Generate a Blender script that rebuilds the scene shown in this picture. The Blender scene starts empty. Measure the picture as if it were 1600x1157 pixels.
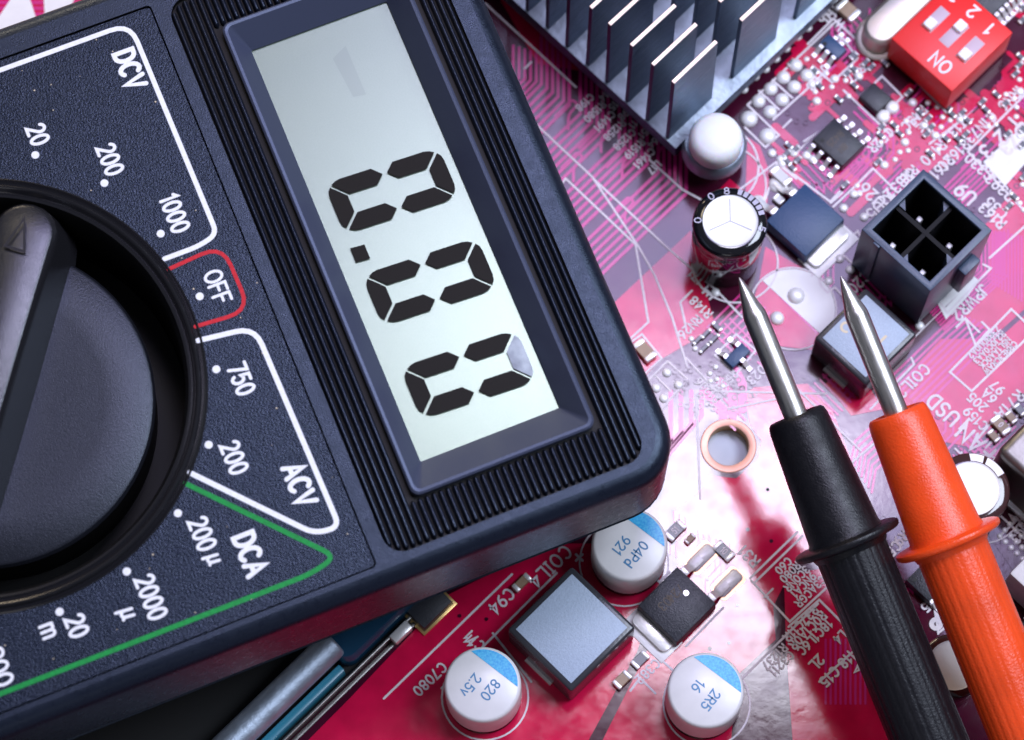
import bpy, bmesh, math, random
from mathutils import Vector, Matrix
R = math.radians
C = bpy.context.scene.collection
random.seed(7)

# ---------------------------------------------------------------- camera (1 unit = 1 cm)
F_PX, PW, PH = 4580.0, 1600.0, 1157.0            # focal length and frame, in photograph pixels
nad = Vector((850.0 - PW / 2, 2000.0 - PH / 2, F_PX)).normalized()   # where straight-down lies
zc = -nad
xc = Vector((1, 0, 0)); xc = (xc - zc * xc.dot(zc)).normalized()
yc = zc.cross(xc)
ROT = Matrix((xc, yc, zc))                        # camera axes (x right, y down, z ahead) -> world
DIST = 33.7
CAM = -(ROT @ Vector((0, 0, 1))) * DIST
cd = bpy.data.cameras.new('camera'); cam = bpy.data.objects.new('camera', cd); C.objects.link(cam)
cr, cu, cb = ROT @ Vector((1, 0, 0)), ROT @ Vector((0, -1, 0)), ROT @ Vector((0, 0, -1))
cam.matrix_world = Matrix(((cr.x, cu.x, cb.x, CAM.x), (cr.y, cu.y, cb.y, CAM.y), (cr.z, cu.z, cb.z, CAM.z), (0, 0, 0, 1)))
cd.sensor_width = 36; cd.lens = 36 * F_PX / PW; cd.clip_start = 0.5; cd.clip_end = 500
cd.dof.use_dof = True; cd.dof.focus_distance = 31.7; cd.dof.aperture_fstop = 0.30
bpy.context.scene.camera = cam

# ---------------------------------------------------------------- world and studio lamps
w = bpy.data.worlds.new('World'); bpy.context.scene.world = w; w.use_nodes = True
w.node_tree.nodes['Background'].inputs[0].default_value = (0.75, 0.8, 1.0, 1)
w.node_tree.nodes['Background'].inputs[1].default_value = 0.15
def area(name, loc, target, sx, sy, radiance, col, spread=180):
    l = bpy.data.lights.new(name, 'AREA'); l.shape = 'RECTANGLE'; l.size = sx; l.size_y = sy
    l.color = col; l.energy = radiance * math.pi * sx * sy; l.spread = R(spread)
    o = bpy.data.objects.new(name, l); C.objects.link(o); o.location = loc
    o.rotation_euler = (Vector(target) - Vector(loc)).to_track_quat('-Z', 'Y').to_euler()
    return o
area('softbox', (6.5, 15.5, 48), (2, 1, 0), 17, 15, 9.8, (0.62, 0.55, 1.0))
area('bare_lamp', (5.2, 9.5, 46), (2, -1, 0), 7.0, 8.0, 26.0, (0.88, 0.86, 1.0))
area('side_panel', (27, 5, 41), (2, 0, 0), 20, 20, 17.0, (0.74, 0.82, 1.0))
area('warm_lamp', (-14, 40, 21), (-2, 0, 1), 12, 10, 16.0, (1.0, 0.80, 0.56))
area('warm_panel', (-7.5, 20.5, 38), (-4, 1, 0), 5.0, 6.0, 10.0, (1.0, 0.84, 0.62))
area('front_fill', (-6, -46, 30), (1, 0, 0), 24, 16, 1.3, (1.0, 0.96, 0.98))  # unseen fill added to lift the dark near sides
vs = bpy.context.scene.view_settings
vs.view_transform = 'Standard'; vs.look = 'None'; vs.exposure = 0.0; vs.gamma = 1.0

def at(px, py, z=0.0):
    """the point at height z that the photograph shows at pixel px, py"""
    d = ROT @ Vector((px - PW / 2, py - PH / 2, F_PX))
    return CAM + d * ((z - CAM.z) / d.z)

# ---------------------------------------------------------------- materials
def mat(name, col, rough=0.5, metal=0.0, bump=0.0, bscale=40.0, vary=0.0, vscale=6.0, coat=0.0, ior=1.5,
        rvary=0.0, spec=0.5, tint=None, stretch=None, col2=None, bdetail=3.0, sss=0.0):
    m = bpy.data.materials.new(name); m.use_nodes = True; nt = m.node_tree; b = nt.nodes['Principled BSDF']
    b.inputs['Base Color'].default_value = (*col, 1); b.inputs['Roughness'].default_value = rough
    b.inputs['Metallic'].default_value = metal; b.inputs['IOR'].default_value = ior
    b.inputs['Specular IOR Level'].default_value = spec
    if tint: b.inputs['Specular Tint'].default_value = (*tint, 1)
    if coat: b.inputs['Coat Weight'].default_value = coat; b.inputs['Coat Roughness'].default_value = 0.08
    if sss:
        b.inputs['Subsurface Weight'].default_value = sss; b.inputs['Subsurface Radius'].default_value = (0.12, 0.06, 0.03)
    tc = nt.nodes.new('ShaderNodeTexCoord'); mp = nt.nodes.new('ShaderNodeMapping')
    nt.links.new(tc.outputs['Object'], mp.inputs[0])
    if stretch: mp.inputs['Scale'].default_value = stretch
    def noise(scale, detail=3.0):
        n = nt.nodes.new('ShaderNodeTexNoise'); n.inputs['Scale'].default_value = scale; n.inputs['Detail'].default_value = detail
        nt.links.new(mp.outputs[0], n.inputs['Vector']); return n
    if vary or col2:
        n = noise(vscale, 4); mx = nt.nodes.new('ShaderNodeMix'); mx.data_type = 'RGBA'
        rp = nt.nodes.new('ShaderNodeMapRange'); rp.inputs[1].default_value = 0.35; rp.inputs[2].default_value = 0.65
        nt.links.new(n.outputs['Fac'], rp.inputs[0]); nt.links.new(rp.outputs[0], mx.inputs[0])
        c2 = col2 or tuple(c * (1 - vary) for c in col)
        mx.inputs[6].default_value = (*col, 1); mx.inputs[7].default_value = (*c2, 1)
        nt.links.new(mx.outputs[2], b.inputs['Base Color'])
    if rvary:
        n = noise(vscale * 1.7, 5); rp = nt.nodes.new('ShaderNodeMapRange')
        rp.inputs[1].default_value = 0.3; rp.inputs[2].default_value = 0.7
        rp.inputs[3].default_value = max(0.02, rough - rvary); rp.inputs[4].default_value = rough + rvary
        nt.links.new(n.outputs['Fac'], rp.inputs[0]); nt.links.new(rp.outputs[0], b.inputs['Roughness'])
    if bump:
        n = noise(bscale, bdetail); bp = nt.nodes.new('ShaderNodeBump'); bp.inputs['Strength'].default_value = bump
        bp.inputs['Distance'].default_value = 0.01
        nt.links.new(n.outputs['Fac'], bp.inputs['Height']); nt.links.new(bp.outputs[0], b.inputs['Normal'])
    return m
M = {}
M['case'] = mat('black_moulded_plastic', (0.006, 0.008, 0.015), 0.30, spec=0.42, tint=(0.60, 0.76, 1.0), bump=0.35, bscale=70, rvary=0.06)
M['panel'] = mat('grained_black_panel', (0.005, 0.007, 0.014), 0.25, spec=0.34, tint=(0.60, 0.76, 1.0), bump=0.65, bscale=52, bdetail=2, rvary=0.05)
M['rib'] = mat('black_ribbed_plastic', (0.007, 0.009, 0.016), 0.28, tint=(0.62, 0.76, 1.0), bump=0.2, bscale=60)
M['well'] = mat('black_well_plastic', (0.003, 0.003, 0.003), 0.5, spec=0.2)  # darker than the case, holding the deep shade of the dial well
M['bezel'] = mat('smooth_bezel_plastic', (0.048, 0.056, 0.092), 0.34, tint=(0.62, 0.78, 1.0), bump=0.15, bscale=80)
M['knob'] = mat('knob_plastic', (0.011, 0.012, 0.016), 0.30, spec=0.40, tint=(0.75, 0.84, 1.0), bump=0.35, bscale=80)
M['bar'] = mat('worn_grip_plastic', (0.013, 0.013, 0.015), 0.21, bump=0.2, bscale=80, spec=0.5, tint=(0.9, 0.94, 1.0), rvary=0.04)
M['ring'] = mat('glossy_ring_plastic', (0.010, 0.010, 0.012), 0.22)
M['white_ink'] = mat('white_ink', (0.80, 0.82, 0.86), 0.5, vary=0.12, vscale=30)
M['red_ink'] = mat('red_ink', (0.58, 0.010, 0.022), 0.6, spec=0.3, vary=0.25, vscale=30)
M['green_ink'] = mat('green_ink', (0.0, 0.27, 0.045), 0.6, spec=0.3, vary=0.25, vscale=30)
M['lcd'] = mat('display_glass', (0.170, 0.208, 0.162), 0.25, metal=0.32, tint=(0.80, 1.0, 0.82), bump=0.06, bscale=120, vary=0.05, vscale=60)
M['lcd_ink'] = mat('display_ink', (0.008, 0.007, 0.005), 0.45, spec=0.08)
M['lcd_ghost'] = mat('display_faint_ink', (0.147, 0.178, 0.141), 0.25, metal=0.32, tint=(0.80, 1.0, 0.82))
M['lcd_pale'] = mat('display_film_glare', (0.13, 0.16, 0.20), 0.4, col2=(0.34, 0.40, 0.44), vscale=5)  # segment whitened by a painted reflection off the protective film
M['mask'] = mat('bare_board_mask', (0.065, 0.005, 0.022), 0.12, rvary=0.04, bump=0.06, bscale=9, vary=0.3, vscale=2)
M['copper'] = mat('masked_copper', (0.63, 0.006, 0.060), 0.115, rvary=0.045, bump=0.06, bscale=7, vary=0.18, vscale=3)
M['trace'] = mat('masked_trace', (0.58, 0.018, 0.20), 0.18, bump=0.05, bscale=12)
M['edge'] = mat('board_edge', (0.42, 0.28, 0.16), 0.6, vary=0.3)
M['silk'] = mat('silkscreen_ink', (0.78, 0.70, 0.74), 0.5, vary=0.12, vscale=20)
M['silk_white'] = mat('silkscreen_white', (0.82, 0.80, 0.80), 0.42, vary=0.05, vscale=8, bump=0.1, bscale=20)
M['tin'] = mat('solder', (0.90, 0.88, 0.88), 0.42, metal=0.2, bump=0.3, bscale=14)
M['ring_copper'] = mat('tinned_copper_ring', (0.92, 0.50, 0.38), 0.5, metal=0.6, bump=0.2, bscale=20)
M['hole_wall'] = mat('plated_hole_wall', (0.45, 0.26, 0.10), 0.4, metal=1.0)
M['steel'] = mat('brushed_steel', (0.62, 0.60, 0.56), 0.34, metal=1.0, bump=0.10, bscale=18, stretch=(6, 6, 0.4), rvary=0.08, vscale=8)
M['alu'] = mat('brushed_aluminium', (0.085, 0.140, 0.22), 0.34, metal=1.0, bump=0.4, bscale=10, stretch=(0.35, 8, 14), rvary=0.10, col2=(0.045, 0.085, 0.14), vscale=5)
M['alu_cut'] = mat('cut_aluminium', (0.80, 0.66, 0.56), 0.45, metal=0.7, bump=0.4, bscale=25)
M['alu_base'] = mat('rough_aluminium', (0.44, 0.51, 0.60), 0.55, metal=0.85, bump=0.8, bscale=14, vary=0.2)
M['can'] = mat('crystal_can', (0.66, 0.58, 0.51), 0.45, metal=0.8, bump=0.1, bscale=30)
M['can_top'] = mat('capacitor_top_foil', (0.86, 0.86, 0.86), 0.5, metal=0.2, bump=0.12, bscale=30, vary=0.06)
M['score'] = mat('scored_groove', (0.22, 0.22, 0.23), 0.5, metal=1.0)
M['sleeve'] = mat('black_sleeve', (0.006, 0.006, 0.008), 0.09, coat=0.5)
M['sleeve_brown'] = mat('brown_sleeve', (0.05, 0.02, 0.02), 0.12, coat=0.5)
M['sleeve_grey'] = mat('grey_sleeve_print', (0.34, 0.34, 0.42), 0.25)
M['cap_white'] = mat('lacquered_can', (0.74, 0.72, 0.71), 0.30, bump=0.06, bscale=20, vary=0.05)
M['cap_blue'] = mat('blue_print', (0.0, 0.30, 0.70), 0.35, col2=(0.06, 0.50, 0.76), vscale=40)
M['blue_ink'] = mat('blue_letters', (0.05, 0.20, 0.38), 0.4)
M['pin'] = mat('white_nylon', (0.94, 0.93, 0.92), 0.55, sss=0.6)
M['ferrite'] = mat('dark_ferrite', (0.035, 0.036, 0.042), 0.22, bump=0.15, bscale=30)
M['coil_top'] = mat('grey_coil_top', (0.40, 0.48, 0.60), 0.5, bump=0.5, bscale=60, vary=0.12, vscale=50)
M['epoxy'] = mat('chip_epoxy', (0.020, 0.022, 0.030), 0.40, bump=0.5, bscale=60, rvary=0.05)
M['epoxy_blue'] = mat('chip_epoxy_satin', (0.020, 0.060, 0.15), 0.40, bump=0.4, bscale=60)
M['mark'] = mat('faint_laser_mark', (0.10, 0.075, 0.05), 0.6)
M['mark_tan'] = mat('tan_ink_mark', (0.62, 0.52, 0.36), 0.5)
M['lead'] = mat('tinned_lead', (0.86, 0.84, 0.82), 0.34, metal=0.5, bump=0.25, bscale=20)
M['lead_brown'] = mat('bare_copper_lead', (0.55, 0.34, 0.20), 0.35, metal=1.0)
M['ceramic'] = mat('tan_ceramic', (0.36, 0.24, 0.15), 0.45, vary=0.2)
M['resistor'] = mat('resistor_glaze', (0.10, 0.105, 0.12), 0.3)
M['dip'] = mat('red_switch_plastic', (0.84, 0.016, 0.016), 0.42, bump=0.15, bscale=40)
M['dip_slot'] = mat('switch_slot', (0.55, 0.42, 0.50), 0.5)
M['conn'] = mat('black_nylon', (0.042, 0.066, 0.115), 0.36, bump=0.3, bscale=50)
M['conn_in'] = mat('black_nylon_shaded', (0.006, 0.006, 0.008), 0.55, spec=0.15)  # near-black copy of the nylon, deep shade of the cells put into the colour
M['probe_black'] = mat('black_probe_plastic', (0.005, 0.005, 0.007), 0.40, spec=0.32, bump=0.5, bscale=45, rvary=0.08)
M['probe_red'] = mat('red_probe_plastic', (0.86, 0.075, 0.008), 0.33, vary=0.14, vscale=2.5, bump=0.6, bscale=40, sss=0.15)
M['blue_plastic'] = mat('dark_blue_plastic', (0.01, 0.05, 0.10), 0.25)
M['teal'] = mat('teal_plastic', (0.03, 0.22, 0.32), 0.3)
M['grey_metal'] = mat('grey_metal_shield', (0.22, 0.21, 0.20), 0.42, metal=1.0, bump=0.5, bscale=6, stretch=(1, 1, 8))
M['ivory'] = mat('ivory_plastic', (0.66, 0.65, 0.64), 0.4, bump=0.4, bscale=25, vary=0.1)
M['gold'] = mat('gold_contact', (0.80, 0.55, 0.22), 0.3, metal=1.0)
M['void'] = mat('black_void', (0.004, 0.004, 0.004), 0.6)
M['table'] = mat('table_top', (0.62, 0.66, 0.76), 0.6, vary=0.06, vscale=1.0)

# ---------------------------------------------------------------- mesh helpers
class G:
    def __init__(s): s.v = []; s.f = []
    def ring(s, pts): i = len(s.v); s.v += [tuple(p) for p in pts]; return list(range(i, i + len(pts)))
    def skin(s, a, b, closed=True):
        n = len(a)
        for k in range(n if closed else n - 1): s.f.append((a[k], a[(k + 1) % n], b[(k + 1) % n], b[k]))
    def stack(s, loops, cap0=True, cap1=True):
        rs = [s.ring(l) for l in loops]
        for a, b in zip(rs, rs[1:]): s.skin(a, b)
        if cap0: s.f.append(tuple(reversed(rs[0])))
        if cap1: s.f.append(tuple(rs[-1]))
        return s
    def prism(s, pts, z0, z1, grow0=None):
        p0 = grow0 or pts
        return s.stack([[(x, y, z0) for x, y in p0], [(x, y, z1) for x, y in pts]])
    def box(s, cx, cy, z0, sx, sy, sz, top=1.0):
        q = [(-.5, -.5), (.5, -.5), (.5, .5), (-.5, .5)]
        return s.stack([[(cx + a * sx, cy + b * sy, z0) for a, b in q], [(cx + a * sx * top, cy + b * sy * top, z0 + sz) for a, b in q]])
    def lathe(s, prof, n=40, cx=0, cy=0, rf=None):
        loops = []
        for r, z in prof:
            loops.append([(cx + r * (rf(2 * math.pi * k / n, z) if rf else 1) * math.cos(2 * math.pi * k / n),
                           cy + r * (rf(2 * math.pi * k / n, z) if rf else 1) * math.sin(2 * math.pi * k / n), z) for k in range(n)])
        return s.stack(loops)
    def ribbon(s, pts, wd, z, closed=False, caps=True, h=0.0):
        P = [Vector((p[0], p[1])) for p in pts]
        P = [p for k, p in enumerate(P) if k == 0 or (p - P[k - 1]).length > 1e-5]
        if len(P) > 3 and (P[0] - P[-1]).length < 1e-4: P.pop(); closed = True
        n = len(P)
        if n < 2: return s
        L, Rr = [], []
        for k in range(n):
            if closed: d0, d1 = P[k] - P[k - 1], P[(k + 1) % n] - P[k]
            else:
                d0 = P[k] - P[k - 1] if k else P[1] - P[0]; d1 = P[k + 1] - P[k] if k < n - 1 else P[k] - P[k - 1]
            d0, d1 = d0.normalized(), d1.normalized(); t = d0 + d1
            if t.length < 1e-4: t = d0.copy()
            t.normalize(); nn = Vector((-t.y, t.x)); c = max(0.45, nn.dot(Vector((-d0.y, d0.x))))
            L.append(P[k] + nn * (wd / 2 / c)); Rr.append(P[k] - nn * (wd / 2 / c))
        a = s.ring([(p.x, p.y, z) for p in Rr]); b = s.ring([(p.x, p.y, z) for p in L])
        s.skin(a, b, closed)
        if caps and not closed:
            for k, sg in ((0, -1), (n - 1, 1)):
                d = ((P[1] - P[0]) if k == 0 else (P[-1] - P[-2])).normalized() * sg; e = Vector((-d.y, d.x))
                arc = [P[k] + e * (wd / 2 * math.cos(q)) + d * (wd / 2 * math.sin(q)) for q in [math.pi * j / 6 for j in range(7)]]
                arc.reverse(); s.f.append(tuple(s.ring([(p.x, p.y, z) for p in arc])))
        return s
    def poly(s, pts, z): s.f.append(tuple(s.ring([(x, y, z) for x, y in pts]))); return s
    def disc(s, cx, cy, r, z, n=14): return s.poly([(cx + r * math.cos(2 * math.pi * k / n), cy + r * math.sin(2 * math.pi * k / n)) for k in range(n)], z)
    def mesh(s, name, m, smooth=35, bevel=0.0, seg=2):
        me = bpy.data.meshes.new(name); me.from_pydata(s.v, [], s.f)
        bm = bmesh.new(); bm.from_mesh(me); bmesh.ops.remove_doubles(bm, verts=bm.verts, dist=1e-6)
        bmesh.ops.recalc_face_normals(bm, faces=bm.faces)
        if bevel:
            es = [e for e in bm.edges if len(e.link_faces) == 2 and e.calc_face_angle(0) > R(40)]
            bmesh.ops.bevel(bm, geom=es, offset=bevel, segments=seg, affect='EDGES', profile=0.5, clamp_overlap=True)
        bm.to_mesh(me); bm.free()
        if smooth: me.shade_smooth(); me.set_sharp_from_angle(angle=R(smooth))
        me.materials.append(m); return me
    def flat(s, name, m):
        """prints: faces all look up"""
        me = bpy.data.meshes.new(name); me.from_pydata(s.v, [], s.f); bm = bmesh.new(); bm.from_mesh(me)
        bm.normal_update()
        for f in bm.faces:
            if f.normal.z < 0: f.normal_flip()
        bm.to_mesh(me); bm.free(); me.materials.append(m); return me

def link(name, me, parent=None, loc=None, rot=None):
    o = bpy.data.objects.new(name, me); C.objects.link(o)
    if parent is not None: o.parent = parent
    if loc is not None: o.location = loc
    if rot is not None: o.rotation_euler = rot
    return o
def part(name, g, m, parent, bevel=0.0, smooth=35, seg=2, loc=None, rot=None, label=None):
    o = link(name, g.mesh(name, m, smooth, bevel, seg), parent, loc, rot)
    if label: o['label'] = label
    return o
def pprint(name, g, m, parent, loc=None, label=None):
    o = link(name, g.flat(name, m), parent, loc)
    if label: o['label'] = label
    return o
def thing(name, label, cat, loc=(0, 0, 0), rz=0.0, group=None):
    o = bpy.data.objects.new(name, None); C.objects.link(o); o.location = loc; o.rotation_euler = (0, 0, rz)
    o.empty_display_size = 0.2; o['label'] = label; o['category'] = cat
    if group: o['group'] = group
    return o
def copy_tree(o, parent=None):
    c = o.copy(); C.objects.link(c)
    if parent is not None: c.parent = parent; c.matrix_parent_inverse = o.matrix_parent_inverse.copy()
    for ch in list(o.children): copy_tree(ch, c)
    return c
def rrect(x0, x1, y0, y1, r, n=6):
    out = []
    for cx, cy, a0 in ((x1 - r, y1 - r, 0), (x0 + r, y1 - r, 90), (x0 + r, y0 + r, 180), (x1 - r, y0 + r, 270)):
        out += [(cx + r * math.cos(R(a0 + 90 * k / n)), cy + r * math.sin(R(a0 + 90 * k / n))) for k in range(n + 1)]
    return out
def sheet(name, outer, holes, z, m, parent):
    """a flat sheet with holes cut in it"""
    bm = bmesh.new(); edges = []
    for lp in [outer] + holes:
        vs_ = [bm.verts.new((x, y, z)) for x, y in lp]
        edges += [bm.edges.new((vs_[k], vs_[(k + 1) % len(vs_)])) for k in range(len(vs_))]
    bmesh.ops.triangle_fill(bm, use_beauty=True, use_dissolve=False, edges=edges)
    bm.normal_update()
    for f in bm.faces:
        if f.normal.z < 0: f.normal_flip()
    return bm
def circle(cx, cy, r, n=48): return [(cx + r * math.cos(2 * math.pi * k / n), cy + r * math.sin(2 * math.pi * k / n)) for k in range(n)]
def rounded_path(pts, rad, n=5):
    """polyline with its inner corners rounded"""
    P = [Vector(p[:2]) for p in pts]; out = [tuple(P[0])]
    for k in range(1, len(P) - 1):
        a, b, c = P[k - 1], P[k], P[k + 1]; u, v = (a - b), (c - b)
        d = min(rad, u.length * .45, v.length * .45); u.normalize(); v.normalize(); s, e = b + u * d, b + v * d
        for j in range(n + 1):
            t = j / n; out.append(tuple(s * (1 - t) ** 2 + b * 2 * t * (1 - t) + e * t * t))
    out.append(tuple(P[-1])); return out

# ---------------------------------------------------------------- a rounded stroke lettering
def arc(cx, cy, rx, ry, a0, a1, n=9): return [(cx + rx * math.cos(R(a0 + (a1 - a0) * k / n)), cy + ry * math.sin(R(a0 + (a1 - a0) * k / n))) for k in range(n + 1)]
GL = {
 '0': (.56, [arc(.28, .5, .28, .5, 90, 450, 18)]), '1': (.30, [[(.02, .80), (.22, 1), (.22, 0)]]),
 '2': (.56, [arc(.28, .73, .27, .27, 165, -30, 9) + [(.03, 0), (.56, 0)]]),
 '3': (.54, [arc(.26, .76, .25, .24, 150, -90, 9), arc(.26, .27, .28, .27, 90, -150, 9)]),
 '4': (.58, [[(.44, 0), (.44, 1), (0, .30), (.58, .30)]]), '5': (.54, [[(.48, 1), (.08, 1), (.04, .56)] + arc(.25, .32, .28, .32, 120, -150, 10)]),
 '6': (.55, [arc(.275, .30, .275, .30, 90, 450, 14), [(.44, 1), (.22, .82), (.06, .55), (.0, .30)]]),
 '7': (.54, [[(0, 1), (.54, 1), (.20, 0)]]), '8': (.54, [arc(.27, .76, .23, .24, -90, 270, 14), arc(.27, .26, .27, .26, 90, 450, 14)]),
 '9': (.55, [arc(.275, .70, .275, .30, 90, 450, 14), [(.55, .70), (.49, .42), (.33, .16), (.12, 0)]]),
 'A': (.66, [[(0, 0), (.33, 1), (.66, 0)], [(.12, .34), (.54, .34)]]), 'B': (.54, [[(0, 0), (0, 1), (.28, 1)] + arc(.28, .77, .22, .23, 90, -90, 6) + [(0, .54)], [(.28, .54)] + arc(.28, .27, .26, .27, 90, -90, 6) + [(0, 0)]]),
 'C': (.62, [arc(.34, .5, .34, .5, 48, 312, 14)]), 'D': (.60, [[(0, 0), (0, 1), (.24, 1)] + arc(.24, .5, .36, .5, 90, -90, 10) + [(0, 0)]]),
 'E': (.50, [[(.5, 1), (0, 1), (0, 0), (.5, 0)], [(0, .52), (.42, .52)]]), 'F': (.50, [[(.5, 1), (0, 1), (0, 0)], [(0, .52), (.42, .52)]]),
 'G': (.64, [arc(.34, .5, .34, .5, 48, 330, 14) + [(.64, .45), (.38, .45)]]), 'H': (.58, [[(0, 0), (0, 1)], [(.58, 0), (.58, 1)], [(0, .52), (.58, .52)]]),
 'I': (.24, [[(.12, 0), (.12, 1)], [(0, 0), (.24, 0)], [(0, 1), (.24, 1)]]), 'J': (.42, [[(.42, 1), (.42, .26)] + arc(.2, .24, .21, .24, 0, -160, 7)]),
 'K': (.56, [[(0, 0), (0, 1)], [(.54, 1), (0, .42)], [(.2, .62), (.56, 0)]]), 'L': (.48, [[(0, 1), (0, 0), (.48, 0)]]),
 'M': (.70, [[(0, 0), (0, 1), (.35, .35), (.7, 1), (.7, 0)]]), 'N': (.60, [[(0, 0), (0, 1), (.6, 0), (.6, 1)]]),
 'O': (.68, [arc(.34, .5, .34, .5, 90, 450, 18)]), 'P': (.54, [[(0, 0), (0, 1), (.28, 1)] + arc(.28, .74, .26, .26, 90, -90, 7) + [(0, .48)]]),
 'Q': (.68, [arc(.34, .5, .34, .5, 90, 450, 18), [(.42, .24), (.68, -.04)]]), 'R': (.56, [[(0, 0), (0, 1), (.28, 1)] + arc(.28, .74, .26, .26, 90, -90, 7) + [(0, .48)], [(.28, .48), (.56, 0)]]),
 'S': (.54, [arc(.28, .75, .25, .25, 30, 270, 9) + arc(.26, .25, .27, .25, 90, -150, 9)[1:]]), 'T': (.58, [[(.29, 0), (.29, 1)], [(0, 1), (.58, 1)]]),
 'U': (.58, [[(0, 1), (0, .30)] + arc(.29, .29, .29, .29, 180, 360, 9) + [(.58, 1)]]), 'V': (.64, [[(0, 1), (.32, 0), (.64, 1)]]),
 'W': (.86, [[(0, 1), (.21, 0), (.43, .8), (.65, 0), (.86, 1)]]), 'X': (.58, [[(0, 0), (.58, 1)], [(0, 1), (.58, 0)]]), 'Y': (.58, [[(0, 1), (.29, .5), (.58, 1)], [(.29, .5), (.29, 0)]]),
 'Z': (.56, [[(0, 1), (.56, 1), (0, 0), (.56, 0)]]), '-': (.36, [[(.04, .5), (.34, .5)]]), '.': (.10, [[(.05, .02), (.05, .06)]]), '+': (.6, [[(0, .5), (.6, .5)], [(.3, .2), (.3, .8)]]), ' ': (.34, []),
 'm': (.72, [[(0, 0), (0, .66)], [(0, .42)] + arc(.18, .48, .18, .18, 160, 0, 6) + [(.36, 0)], [(.36, .42)] + arc(.54, .48, .18, .18, 160, 0, 6) + [(.72, 0)]]),
 'u': (.50, [[(.0, -.26), (.08, .66)], [(.05, .22)] + arc(.23, .2, .18, .2, 180, 330, 7) + [(.42, .3)], [(.46, .66), (.40, .1), (.52, .02)]]),
 'd': (.50, [arc(.25, .3, .25, .3, 90, 450, 14), [(.5, 0), (.5, 1)]]), 'v': (.44, [[(0, .66), (.22, 0), (.44, .66)]]),
 '^': (.6, [[(.05, .1), (.3, .8), (.55, .1), (.05, .1)]]),
}
def text(g, s, x, y, h, ang, wd, z, sx=1.0, gap=.24):
    """centre the string on x, y; ang = reading direction"""
    tot = sum(GL[c][0] * sx + gap for c in s) - gap; ca, sa = math.cos(R(ang)), math.sin(R(ang)); cx = -tot / 2; k = 0
    for ch in s:
        wdt, st = GL[ch]
        for p in st:
            q = [((cx + a * sx) * h, (b - .5) * h) for a, b in p]
            g.ribbon([(x + a * ca - b * sa, y + a * sa + b * ca) for a, b in q], wd, z + .00018 * k); k += 1
        cx += wdt * sx + gap

# ================================================================ the table and the board
tb = G(); tb.box(0, 0, -2.19, 90, 90, 2.0)
o = part('table', tb, M['table'], None); o['kind'] = 'structure'

A = R(45)                                           # the board lies turned by 45 degrees
def bxy(px, py, z=0.0): p = at(px, py, z); return (p.x, p.y)
hole = at(1138, 697, 0)
board = thing('circuit_board', 'glossy red printed circuit board crowded with parts under the multimeter', 'circuit board', (0, 0, -0.16))
def brd(bm, name, m):
    me = bpy.data.meshes.new(name); bm.to_mesh(me); bm.free(); me.materials.append(m); return link(name, me, board, (0, 0, 0.16))
ca, sa = math.cos(A), math.sin(A)
def rot2(s, t): return (s * ca - t * sa, s * sa + t * ca)
bc = at(560, 1067); ec = (bc.x * ca + bc.y * sa, -bc.x * sa + bc.y * ca)
outl = [rot2(-14, -15), rot2(15, -15), rot2(15, 14), rot2(-14, 14)]
hc = circle(hole.x, hole.y, .235, 40)
mask = brd(sheet('solder_mask', outl, [hc], 0, M['mask'], board), 'solder_mask', M['mask'])
sd = G(); a = sd.ring([(x, y, -0.002) for x, y in outl]); b = sd.ring([(x, y, -.16) for x, y in outl]); sd.skin(a, b)
link('board_core', sd.mesh('board_core', M['edge'], 0), board, (0, 0, .16))
brd(sheet('board_underside', outl, [hc], -.16, M['edge'], board), 'board_underside', M['edge'])
hw = G(); a = hw.ring([(x, y, .006) for x, y in hc]); b = hw.ring([(x, y, -.18) for x, y in hc]); hw.skin(b, a)
link('hole_wall', hw.mesh('hole_wall', M['hole_wall']), board, (0, 0, .16))
rg = G(); l0 = [(hole.x + r * math.cos(2 * math.pi * k / 48), hole.y + r * math.sin(2 * math.pi * k / 48), z) for r, z in ((.236, .006), (.245, .012), (.31, .012), (.322, .002)) for k in range(48)]
rs = [rg.ring(l0[k * 48:(k + 1) * 48]) for k in range(4)]
for a, b in zip(rs, rs[1:]): rg.skin(a, b)
link('mounting_ring', rg.mesh('mounting_ring', M['ring_copper']), board, (0, 0, .16))

def bp(name, g, m, label=None): return pprint(name, g, m, board, (0, 0, .16), label)
# copper pours under the mask
pours = [
 [(958, 475), (1079, 361), (1096, 420), (1107, 470), (1118, 512), (1036, 560), (1004, 592), (955, 530)],
 [(1163, 620), (1176, 606), (1262, 600), (1300, 640), (1345, 760), (1400, 900), (1330, 880), (1246, 872), (1208, 948), (1212, 1000), (1150, 1058), (1130, 1320), (860, 1320), (1010, 1020), (1060, 880), (1052, 800), (1098, 762), (1100, 742), (1150, 748), (1182, 720), (1190, 690), (1172, 664)],
 [(548, 1090), (700, 930), (860, 850), (960, 850), (1040, 880), (995, 1020), (830, 1320), (320, 1320)],
 [(1196, 386), (1262, 424), (1300, 472), (1276, 548), (1206, 540), (1168, 500), (1186, 440)],
 [(1540, 350), (1640, 280), (1660, 430), (1560, 520), (1500, 505), (1548, 440)],
 [(1385, 620), (1470, 530), (1560, 530), (1650, 450), (1650, 560), (1520, 700), (1470, 690), (1420, 660)],
 [(1165, 300), (1168, 215), (1187, 228), (1202, 268), (1198, 330), (1120, 300), (1140, 280)],
 [(1225, 900), (1330, 880), (1420, 1010), (1460, 1320), (1250, 1320), (1228, 1010)],
 [(-30, -20), (150, -20), (150, 40), (-30, 90)], [(770, -20), (960, 120), (840, 100)],
 [(1290, 600), (1330, 560), (1380, 640), (1330, 650)], [(1250, 150), (1290, 120), (1282, 150)], [(1420, 250), (1470, 210), (1480, 240), (1440, 280)],
]
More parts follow.
